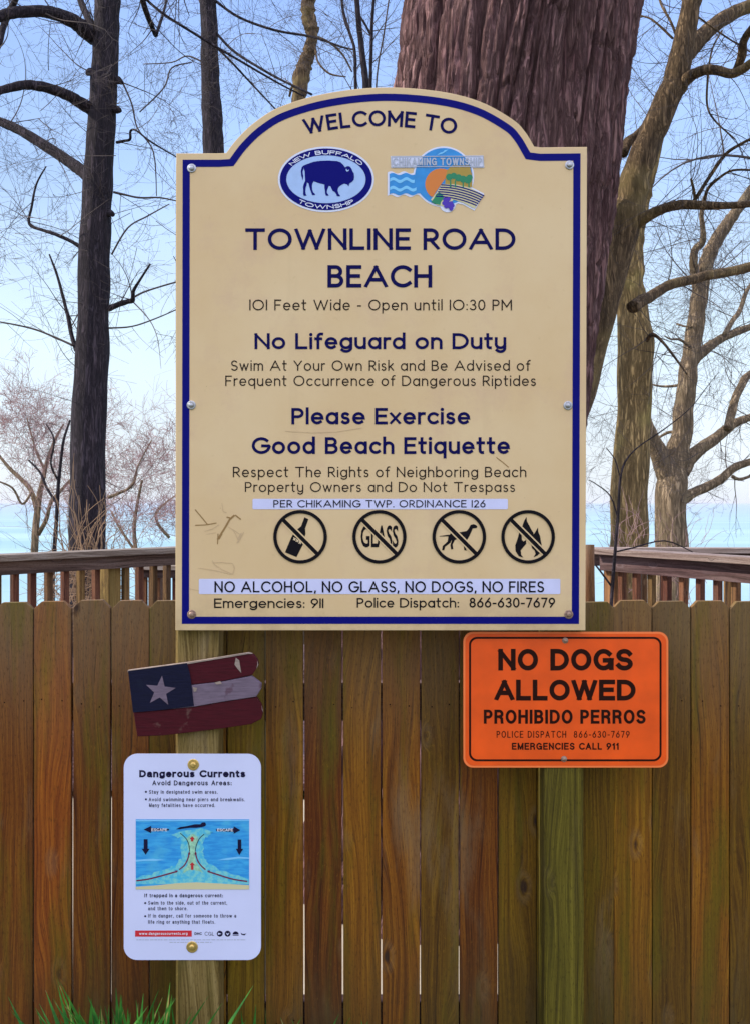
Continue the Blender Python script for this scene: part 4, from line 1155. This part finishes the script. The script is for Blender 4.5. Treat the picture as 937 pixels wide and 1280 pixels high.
# left dark trunk
T1 = [(109,700,23.5),(109,640,23),(110.5,580,22),(113,500,21),(116,420,20),(118,340,19.3),(121,260,18.8),(124,200,18),(128,140,17.2),(131,90,16.6),(133,45,16),(135,0,15.2),(139,-80,14)]
L1 = [(-.1, [(140,98,6),(147,100,5),(152,103,3)]), (-.1, [(138,135,6),(146,137,5),(150,138,3)]), (-.1, [(130,265,6),(137,266,5),(141,268,3)]), (-.1, [(120,92,5),(113,90,5),(110,92,3)]), (-.8, [(119,48,9.5),(106,38,9.5),(96,29,9),(72,18,8),(52,14,7.5),(26,15,7.5),(8,18,7),(-30,30,5),(-90,20,3)]),
      (-.3, [(10,18,5),(4,35,4),(0,55,3),(-12,80,2)]), (-.3, [(8,18,4),(18,4,4),(24,-20,3)]),
      (.4, [(119,45,5),(110,22,4.5),(102,4,4),(95,-20,3)]),
      (-.7, [(117,138,8),(100,128,7.5),(85,119,7),(60,110,6.5),(35,106,6),(12,110,5.5),(-10,116,5),(-70,130,3)]),
      (.6, [(112,222,8),(100,212,7.5),(85,201,7),(55,181,6.5),(25,163,6),(0,152,5.5),(-30,140,4),(-80,128,2)]),
      (.2, [(104,311,2.6),(90,302,2.4),(70,293,2.3),(55,288,2.0),(37,280,1.8),(40,258,1.5),(46,230,1.2),(58,208,.8)]),
      (-.2, [(146,178,2),(155,176,1.8),(163,174,1.8),(163.5,164,1.6),(170,163,1.3),(190,178,1.2),(222,197,.8)]),
      (.1, [(142,240,1.6),(155,243,1.4),(175,247,1.3),(200,247,1.1),(225,252,.8)]),
      (-.3, [(136,386,4),(150,380,3.5),(160,377,3.2),(166,375,3.2),(167,364,2.2),(174,352,1.6),(188,330,1.2)]),
      (.2, [(160,377,1.6),(180,365,1.2),(222,352,1.0)]),
      (.3, [(96,438,3),(90,420,2.6),(85,395,2.2),(80,375,2),(72,345,1.6),(62,318,1.0)]),
      (.1, [(92,432,1.6),(70,422,1.3),(45,412,1.2),(15,405,1.0),(-15,400,.8)]),
      (.2, [(140,318,1.2),(160,285,1.1),(185,270,1.0),(212,255,.7)]),
      (-.1, [(135,410,1.2),(165,408,1.0),(195,398,.9),(225,385,.7)]),
      (.0, [(152,100,1.2),(165,130,1.1),(172,160,1.0),(192,190,.9),(196,245,.6)]),
      (.5, [(172,-30,4),(180,5,3.6),(188,28,3.4),(195,44,3.0)]), (.5, [(196,42,2.2),(204,18,1.8),(210,-5,1.4)]),
      (.5, [(160,-25,2),(195,10,1.8),(240,40,1.7),(300,76,1.5),(352,106,1.2),(380,120,.9)]),
      (.3, [(175,140,.9),(205,110,1.0),(215,85,1.0),(240,78,.8)])]
tree('bare_tree', 'thick dark upright bare trunk at the left, vines climbing its foot', T1, L1, 9.0, M['darkbark'], M['twig'], 3, twig=1.0, group=None,
     extra=hanging(-60, 245, -60, 330, 9.3, 34, 1.0, ((0,0,-1),(-1,0,-.4),(1,0,-.4),(.5,0,.8))))

# thin dark straight trunk beside it
T2 = [(270,700,14),(269,300,14),(267,190,13.5),(265,140,12.5),(263,90,11.5),(262,40,10.5),(260,0,10),(258,-80,8.5)]
L2 = [(.3, [(262,12,3),(253,4,3),(245,-15,2.5)]), (-.5, [(268,38,1.8),(290,62,1.7),(320,82,1.6),(352,100,1.5),(390,118,1.3)]),
      (-.4, [(268,0,1.8),(300,22,1.6),(345,38,1.5),(390,46,1.4),(425,58,1.2),(442,62,1.0)]), (.4, [(270,58,1.6),(290,78,1.4),(315,105,1.2),(345,137,.9)]),
      (.2, [(258,80,1.2),(235,70,1.0),(215,78,.8),(180,80,.6)])]
tree('bare_tree', 'slim dark straight trunk rising behind the left shoulder of the cream sign', T2, L2, 12.0, M['darkbark'], M['twig'], 8, twig=.9, twig_len=1.0,
     extra=hanging(240, 500, -60, 120, 12.0, 26, 1.0, ((1,0,-.5),(-1,0,-.3),(0,0,1))))

# twisted trunk
T3 = [(372,400,9),(372,160,9),(375,112,9.5),(377,96,10),(382,78,9),(388,60,8),(391,44,8),(387,28,9),(385,10,8.5),(389,-20,8),(384,-80,7)]
L3 = [(-.3, [(388,50,1.5),(394,62,1.4),(398,78,1.3),(412,92,1.2),(432,96,.8)]), (.4, [(375,112,2),(366,108,1.8),(362,120,1.5)]), (.2, [(390,44,1.6),(410,52,1.4),(428,68,1.2),(440,90,1.0)])]
tree('bare_tree', 'short twisted trunk with a pale vine, behind the top left of the arch', T3, L3, 13.0, M['limbbark'], M['twigtan'], 12, twig=.8, wob=.35)

# clump of thin stems
T4 = [(458,420,4.5),(457,200,4.5),(457,110,4.2),(453,70,3.8),(449,35,3.5),(446,0,3.2),(444,-40,3)]
L4 = [(.2, [(446,140,2.2),(444,95,2),(443,62,2),(436,38,1.9),(429,15,1.8),(426,-15,1.6)]), (-.2, [(462,140,2.4),(463,95,2.2),(464,60,2.2),(465,25,2.1),(468,-10,1.8)]),
      (.1, [(468,140,1.2),(472,85,1.1),(479,45,1.1),(487,-10,1)]), (.1, [(464,45,1.6),(455,28,1.4),(448,18,1.2)])]
tree('sapling_clump', 'clump of thin reddish upright stems between the arch and the thick trunk', T4, L4, 10.5, M['darkbark'], M['twig'], 15, sides=8, twig=.9, crown=3, twig_len=.7)

# big oak right behind the sign, with a long limb leaning out to the right
L6 = [(.6, [(848,85,11),(862,62,11),(880,42,10),(905,22,9),(940,6,8),(990,-14,6)]),
      (-.6, [(848,112,9),(858,98,7.5),(872,90,6.5),(890,87,6.2),(912,92,6),(928,86,5.5),(945,76,5),(990,70,3)]),
      (-.5, [(918,90,5),(926,72,5.5),(929,52,5),(940,34,4.5),(960,8,3)]),
      (.4, [(778,192,6.5),(784,178,6.5),(795,170,6),(806,158,5.5),(815,143,5),(826,122,4)]),
      (-.5, [(782,288,9),(794,280,8),(806,272,7),(825,262,6.5),(850,256,6),(880,257,5.5),(910,257,4.5),(945,254,3.8),(1000,246,2)]),
      (-.6, [(866,252,2.5),(874,240,2.4),(886,221,2.4),(905,194,2.2),(925,180,2),(950,168,1.6)]),
      (-.5, [(880,250,2.2),(884,236,2),(896,224,1.8),(915,213,1.6),(945,213,1.3)]),
      (-.4, [(868,250,2),(866,236,1.8),(863,224,1.4)]),
      (.9, [(790,384,8),(801,376,7.5),(810,372,7),(822,364,6.5),(840,355,6.2),(862,350,6.2),(885,344,6.2),(910,340,6),(945,332,6),(1000,322,4)]),
      (-.2, [(772,366,3.5),(762,360,2.5),(754,357,2),(752,364,1.6)]), (.3, [(772,378,2.2),(762,382,2),(758,386,1.4),(750,380,1)]),
      (-.5, [(808,425,2.8),(815,418,2.4),(828,428,1.8),(845,450,1.4),(858,468,1)]),
      (.2, [(846,50,1.8),(838,28,1.6),(825,4,1.4),(820,-20,1)]), (.2, [(840,48,1.5),(815,25,1.3),(800,20,1.0)]),
      (.2, [(870,20,1.2),(905,45,1.1),(937,65,.9)]), (.3, [(884,90,1.2),(890,60,1.1),(902,38,.9)]),
      (-.3, [(884,95,1.5),(883,130,1.3),(892,150,1.2),(918,174,.9)])]
OAKX = L6[11:]
def oak():
    d = 3.85; rg = random.Random(2)
    ax = [(557,1130,205),(558,1060,180),(560,960,165),(566,800,155),(574,650,150),(584,520,147),(595,420,146),(608,330,146),(624,230,147),(638,120,145),(654,5,146),(669,-100,146),(690,-220,140),(708,-340,125),(722,-460,105)]
    out, rad = tube_px(None, ax, d, sub=40)
    base = Vector((out[0].x, d, 0)); root = empty('oak_tree', base, 'massive leaning furrowed trunk behind the cream sign, with one long limb to the right', 'tree')
    NS = 560; vs = []; n = len(out)
    for i in range(n):
        t = (out[min(i+1, n-1)]-out[max(i-1, 0)]).normalized()
        u = (Vector((1, 0, 0))-t*t.x).normalized(); w = t.cross(u)
        h = i*.0115
        zz = out[i].z
        flare = 0.0
        for k_ in range(NS):
            a = 2*pi*k_/NS; cx, sy = cos(a), sin(a)
            r = rad[i]
            lump = 1+.045*noise.noise(Vector((cx*1.3, sy*1.3, zz*.7)))+.02*noise.noise(Vector((cx*4, sy*4, zz*1.5)))
            wz = zz+.05*noise.noise(Vector((cx*5, sy*5, zz*2.5)))
            u_ = a*5.6+1.15*noise.noise(Vector((cx*2.2, sy*2.2, wz*.55)))+.42*noise.noise(Vector((cx*6, sy*6, wz*1.9)))+.10*noise.noise(Vector((cx*18, sy*18, wz*7)))
            u_ += .5*sin(2*a)+.3*sin(5*a+1.0)
            s_ = abs(sin(pi*u_)); ridge = min(1.0, s_*1.55)**.8
            cell = math.floor(u_)
            ck_ = abs(noise.noise(Vector((cell*5.37, 3.1, wz*4.5+.35*noise.noise(Vector((cx*20, sy*20, wz*5)))))))
            crack = min(1.0, ck_*9.0)
            f2 = abs(noise.noise(Vector((cx*24, sy*24, wz*3.2)))); rdg2 = min(1.0, f2*4)
            f3 = noise.noise(Vector((cx*22, sy*22, zz*16)))
            dsp = .046*(ridge-1)+.012*(crack-1)*ridge+.012*(rdg2-1)*ridge+.007*f3*ridge+.003*noise.noise(Vector((cx*60, sy*60, zz*45)))
            rr = r*lump+dsp
            vs.append(out[i]+(u*cx+w*sy)*rr-base)
    fs = []
    for i in range(n-1):
        for k_ in range(NS):
            k2 = (k_+1) % NS; fs.append((i*NS+k_, i*NS+k2, (i+1)*NS+k2, (i+1)*NS+k_))
    mb = MB(); mb.v = [tuple(v) for v in vs]; mb.f = fs
    mb.build('trunk', M['oak'], root, smooth=True)
    LD = 4.35
    side = [(690,560,27),(722,470,26),(748,380,25),(765,315,25),(776,280,24),(785,252,21),(793,222,18.5),(805,188,17),(820,155,16),(832,128,16),(843,100,15.5),(853,55,13.5),(863,8,11.5),(874,-50,10),(884,-130,8),(900,-220,5)]
    so, sr = tube_px(None, side, LD, sub=6); so[0] = P(650, 640, 4.0)
    lm = MB(); lm.tube([p-base for p in so], sr, 22, wob=.16, seed=5); lm.build('limb', M['limbbark'], root, smooth=True)
    tw = MB()
    for i, l in enumerate(L6[:9]+OAKX):
        o_, r_ = tube_px(None, l[1], LD, sub=5, dd=l[0]*.5, seed=50+i)
        lm = MB(); lm.tube([p-base for p in o_], r_, 9, wob=.14, seed=60+i); lm.build('limb', M['limbbark'], root, smooth=True)
        for _ in range(5):
            j = rg.randint(2, len(o_)-1); t = (o_[j]-o_[j-1]).normalized()
            v = Vector((rg.uniform(-1, 1), rg.uniform(-1, 1), rg.uniform(-1, 1)))
            grow(tw, o_[j]-base, t*.6+v, .0022, rg.uniform(.25, .5), rg, 2, wob=.3, minr=.0006, seg=.03)
    tw.build('twigs', M['twig'], root)
    tp = out[-1]-base
    for i, (dx, dy, r, L) in enumerate(((-.9, .3, .16, 2.6), (.8, .5, .18, 2.8), (.1, -.3, .2, 2.6), (-.3, .9, .13, 2.4))):
        pts = []; p = tp-Vector((0, 0, .25)); v = Vector((dx*.6, dy*.6, 1)).normalized()
        for j in range(9):
            pts.append(p.copy()); v = (v+Vector((dx*.1+rg.uniform(-.15, .15), dy*.1+rg.uniform(-.15, .15), .02))).normalized(); p = p+v*L/8
        lm = MB(); lm.tube(pts, [r*(1-.08*j) for j in range(9)], 12, wob=.15, seed=i); lm.build('limb', M['oak'], root, smooth=True)
        tw = MB()
        for j in range(2, 9):
            for _ in range(2):
                a = rg.uniform(0, 2*pi); grow(tw, pts[j], Vector((cos(a), sin(a), rg.uniform(0, .9))), .015, rg.uniform(.8, 1.6), rg, 3, wob=.25, seg=.16)
        tw.build('twigs', M['twig'], root)
oak()

# right tree: straight tan trunk
T6 = [(783,720,23),(785,660,22.5),(788,600,22.5),(791,540,22.5),(793,480,22),(794,430,21.5),(790,385,20),(786,345,17.5),(787,310,15.5),(795,270,13),(806,225,11),(818,180,9),(830,130,7),(842,80,6),(852,30,5),(862,-40,4)]
tree('bare_tree', 'straight tan trunk right of the cream sign, behind the leaning limb', T6, L6[8:11]+[(-.5, [(808,425,2.8),(815,418,2.4),(828,428,1.8),(845,450,1.4),(858,468,1)])], 9.0, M['tanbark'], M['twig'], 21, twig=.9, wob=.2,
     extra=hanging(800, 990, -50, 560, 9.6, 44, .95, ((-1,0,-.3),(1,0,-.5),(0,0,1),(0,0,-1))))

# forked tree further right
T7 = [(838,725,20.5),(838,680,20),(838,640,19.5),(839,605,19),(844,575,16),(851,545,13),(854,515,12.5),(859,470,11.5),(866,420,10.5),(873,375,10),(880,335,9.5),(892,305,8.5),(908,280,7.5),(926,255,6.5),(945,228,6)]
L7 = [(-.3, [(836,600,14),(828,580,12.5),(822,565,11),(815,550,9.5),(808,532,8),(801,512,6.5),(790,490,5),(776,470,3)]),
      (.5, [(850,590,11),(862,572,9.5),(877,559,8),(892,549,7.5),(908,536,6.5),(922,527,5.5),(945,520,4.5),(990,512,3)]),
      (.4, [(908,536,5),(914,515,5.5),(918,498,5),(925,484,5),(933,470,4.5),(948,462,3)]),
      (.3, [(840,632,10),(853,624,8),(866,616,6.5),(880,610,6),(900,599,5.5),(915,586,5),(928,580,4.8),(950,574,4)]), (.3, [(915,596,2.5),(925,599,2),(945,592,1.6)]),
      (-.4, [(874,372,7),(868,345,6),(866,328,5.5),(868,312,5),(877,303,4.5),(878,288,3.5),(876,268,3),(880,245,2)]),
      (.5, [(864,452,8),(876,441,7),(890,430,6),(905,421,5),(925,413,4.5),(950,404,3.5)]), (.5, [(905,418,3.5),(914,402,3.2),(924,388,3),(932,365,2.5),(945,345,2)]),
      (-.6, [(864,436,2),(850,425,1.6),(838,424,1.2),(830,420,.8)]), (.2, [(852,545,2.2),(838,540,2),(826,545,1.6),(818,552,1.2)]),
      (.1, [(857,480,1.8),(835,483,1.6),(820,482,1.2),(805,478,.9)]), (-.1, [(845,405,1.4),(855,408,1.3),(865,408,1.0)])]
tree('bare_tree', 'forked grey tan tree at the right edge with crooked side limbs', T7, L7, 11.0, M['greybark'], M['twig'], 25, twig=.75, crown=4, wob=.2,
     extra=hanging(735, 990, 250, 640, 11.5, 36, .9, ((-1,0,.2),(1,0,-.3),(0,0,1))))

# small reddish trees down the slope at the left, thickets behind
def bushy(x0, x1, y0, y1, d, n, L, r=.004):
    def f(tw, base, rg):
        for _ in range(n):
            t = rg.random()
            p = P(rg.uniform(x0, x1), rg.uniform(y0+(y1-y0)*.35, y1), d+rg.uniform(-1.5, 1.5))
            v = Vector((rg.uniform(-.7, .7), rg.uniform(-.7, .7), rg.uniform(.3, 1)))
            grow(tw, p-base, v, r, L*rg.uniform(.5, 1.1), rg, 3, wob=.22, kids=5, seg=.10, minr=.0022)
    return f
S1 = [(41,720,5),(43,690,4.8),(45,660,4.6),(47,640,4.2),(49,622,3.8),(54,600,3),(60,575,2.4),(70,548,1.8),(80,530,1.2)]
LS1 = [(.5, [(47,640,3.5),(40,615,3),(28,600,2.6),(12,585,2.2),(-8,560,1.4)]), (-.4, [(48,668,3),(58,650,2.6),(64,628,2.3),(75,615,2),(92,596,1.4),(105,585,1)]),
       (.2, [(58,590,1.8),(48,570,1.5),(40,545,1.2),(34,522,.9)]), (-.2, [(40,615,1.6),(28,630,1.5),(16,610,1.3),(-6,600,1)])]
tree('small_bare_tree', 'small forked reddish tree with a fine twig crown at the far left', S1, LS1, 18.0, M['greybark'], M['twigpink'], 31, sides=8, twig=1.2, crown=0,
     extra=bushy(-30, 95, 495, 640, 18, 34, 1.3))
S2 = [(66,720,3),(68,690,2.8),(71,650,2.5),(73,610,2.3),(76,580,2),(80,550,1.7),(88,525,1.2)]
LS2 = [(.2, [(72,630,1.8),(60,612,1.6),(50,590,1.4),(36,575,1)]), (-.2, [(73,600,1.5),(64,580,1.3),(68,550,1.1),(58,530,.8)])]
tree('small_bare_tree', 'thin dark sapling between the forked reddish tree and the dark trunk', S2, LS2, 12.5, M['darkbark'], M['twig'], 33, sides=7, twig=1.0, crown=0)
S3 = [(172,720,3),(170,690,2.8),(168,660,2.4),(172,630,2),(178,600,1.5)]
LS3 = [(.3, [(170,690,1.8),(150,660,1.6),(140,640,1.3)]), (.1, [(135,622,2),(150,616,1.8),(166,606,1.5),(174,580,1.0),(190,550,.7)]), (-.3, [(212,672,2),(198,655,2),(196,640,1.6),(208,628,1.2),(222,618,.8)])]
tree('thicket_shrub', 'reddish twiggy thicket between the dark trunk and the cream sign', S3, LS3, 16.0, M['greybark'], M['twigpink'], 37, sides=7, twig=1.0, crown=0, cat='shrub',
     extra=bushy(128, 225, 570, 690, 16, 36, 1.2))

# dry vine climbing the left trunk and its tangle behind the railing
rg = random.Random(9); vb = MB(); base = P(108, 760, 8.55); base.z = terrain(base.x, 8.6)
for i in range(60):
    x0 = 108+rg.gauss(0, 17); y0 = rg.uniform(690, 790)
    pts = []; x = x0; y = y0; dx = rg.uniform(-.8, 1.0); n = rg.randint(5, 9)
    for j in range(n):
        pts.append((x, y, max(.22, .62-.06*j))); x += dx*9+rg.uniform(-5, 5); y -= rg.uniform(9, 24); dx += rg.uniform(-.4, .4)
    o_, r_ = tube_px(None, pts, 8.62+rg.uniform(-.12, .03), sub=3)
    vb.tube([p-base for p in o_], r_, 4)
for i in range(260):
    p = P(rg.gauss(106, 30), rg.uniform(690, 800), 8.5+rg.uniform(-.3, .3))-base
    a = rg.uniform(0, 2*pi); v = Vector((cos(a), sin(a)*.4, rg.uniform(-.5, 1))); pts = []
    cv = Vector((rg.uniform(-.4, .4), rg.uniform(-.2, .2), rg.uniform(-.7, .1)))
    for j in range(8): pts.append(p.copy()); v = (v+cv*.4).normalized(); p = p+v*.045
    vb.tube(pts, [.0026-.0002*j for j in range(8)], 4)
o = vb.build('dry_vine', M['straw']); o.location = base
tag(o, 'tangle of dry tan vine climbing the foot of the dark left trunk', 'vine')
# same sort of dry growth around the foot of the right trunks
vb = MB(); base = P(790, 760, 8.5); base.z = terrain(base.x, 8.5)
for i in range(90):
    p = P(rg.choice((788, 848))+rg.gauss(0, 14), rg.uniform(650, 790), 8.5+rg.uniform(-.1, .2))-base
    v = Vector((rg.uniform(-.6, .6), rg.uniform(-.2, .2), 1)); pts = []
    for j in range(7): pts.append(p.copy()); v = (v+Vector((rg.uniform(-.5, .5), 0, rg.uniform(-.3, .1)))).normalized(); p = p+v*.05
    vb.tube(pts, [.0022-.0002*j for j in range(7)], 4)
o = vb.build('dry_brush', M['twigpink']); o.location = base
tag(o, 'reddish dry brush at the feet of the two right trunks', 'brush')
# thin dark sapling leaning in front of the right tan trunk
pts = [(757,1000,2.6),(760,860,2.4),(763,760,2.3),(768,690,2.1),(772,640,1.9),(776,590,1.5),(792,563,1.0),(830,536,.8),(862,510,.65),(884,482,.5),(898,465,.35)]
vb = MB(); o_, r_ = tube_px(None, pts, 5.0, sub=5); base = Vector((o_[0].x, 5.0, 0)); o_[0].z = 0
vb.tube([p-base for p in o_], r_, 7, wob=.1)
for l in ([(768,690,1.2),(790,685,1.0),(830,676,.9),(865,690,.6)], [(765,735,1.4),(748,712,1.2),(738,700,1.0)], [(772,650,1),(762,620,.9),(744,605,.7),(735,600,.5)], [(775,600,.9),(768,575,.8),(757,560,.6)]):
    o2, r2 = tube_px(None, l, 5.0, sub=4); vb.tube([p-base for p in o2], r2, 5)
o = vb.build('leaning_sapling', M['darkbark'], smooth=True); o.location = base
tag(o, 'thin dark sapling leaning across the right tan trunk, arching right', 'sapling')

# ------------------------------------------------------------------ grass tufts at the foot of the fence
def blade_mat(name, a, b):
    k = NT(name); oi = k.noise(k.tc.outputs['Object'], 30.0, 2)
    c = k.mix(k.rng(oi, .3, .7), a, b)
    dry = k.noise(k.vec(k.math('MULTIPLY', k.xyz(k.tc.outputs['Object'])[0], 90.0), k.math('MULTIPLY', k.xyz(k.tc.outputs['Object'])[1], 90.0), 0.0), 1.0, 1)
    k.l(k.mix(k.rng(dry, .62, .68, 0, .8), c, (.26, .20, .07)), k.b.inputs['Base Color']); k.b.inputs['Roughness'].default_value = .5
    k.b.inputs['Specular IOR Level'].default_value = .3
    return k.m
M['blade'] = blade_mat('green_blade', (.016, .105, .014), (.05, .21, .025))
def tuft(px, d, n, hmin, hmax, spread, seed, label):
    rg = random.Random(seed); mb = MB(); bx = (px-CX)*d/F
    for _ in range(n):
        x = rg.gauss(0, spread*.45); y = rg.gauss(0, .025); a = rg.uniform(-1, 1); h = rg.uniform(hmin, hmax); w = rg.uniform(.006, .0105)
        lean = Vector((rg.uniform(-.36, .36), rg.uniform(-.25, .08), 0)); p0 = Vector((x, y, 0)); L = []; Rr_ = []
        ang = rg.uniform(-.7, .7); wd = Vector((cos(ang), sin(ang), 0))
        for j in range(7):
            t = j/6; c = p0+Vector((lean.x*h*t*t*.9+lean.x*h*.15*t, lean.y*h*t*t, h*t*(1-.18*t*abs(lean.x))))
            ww = w*(1-t**2.2)*(.55+.9*min(1, t*2.5) if t < .4 else 1.45*(1)) if t < 1 else 0.0002
            fold = Vector((0, .0015, 0))
            L.append(c-wd*ww+fold); Rr_.append(c+wd*ww+fold)
        mid = [(L[j]+Rr_[j])/2-Vector((0, .003*(1-j/6), 0)) for j in range(7)]
        vs = L+mid+Rr_; fs = []
        for j in range(6): fs += [(j, 7+j, 8+j, j+1), (7+j, 14+j, 15+j, 8+j)]
        mb.add(vs, fs)
    o = mb.build('grass_tuft', M['blade'], smooth=True); o.location = (bx, d, -.01)
    return tag(o, label, 'grass tuft', 'grass tufts along the fence')
tuft(150, 2.14, 165, .32, .455, .115, 3, 'tall broad-bladed green tuft at the bottom left beside the post')
tuft(335, 2.25, 50, .25, .325, .14, 4, 'short green tuft at the fence foot just right of the left post')
tuft(395, 2.27, 26, .25, .32, .08, 5, 'small green tuft second from the left post, low against the pickets')
tuft(482, 2.22, 14, .26, .345, .06, 6, 'narrow green tuft alone near the middle of the fence foot')
mb = MB(); rg = random.Random(77)
for _ in range(2600):
    x = rg.uniform(-2.2, 2.2); y = rg.choice((rg.uniform(.3, 2.2), rg.uniform(1.6, 2.3))); h = rg.uniform(.03, .10); a = rg.uniform(0, 2*pi); w = .002
    lx, ly = rg.uniform(-.04, .04), rg.uniform(-.04, .04)
    z = terrain(x, y)
    mb.add([(x-w*cos(a), y-w*sin(a), z-.01), (x+w*cos(a), y+w*sin(a), z-.01), (x+lx, y+ly, z+h)], [(0, 1, 2)])
tag(mb.build('grass', M['blade']), 'short thin grass growing at the foot of the fence', 'grass', kind='stuff')
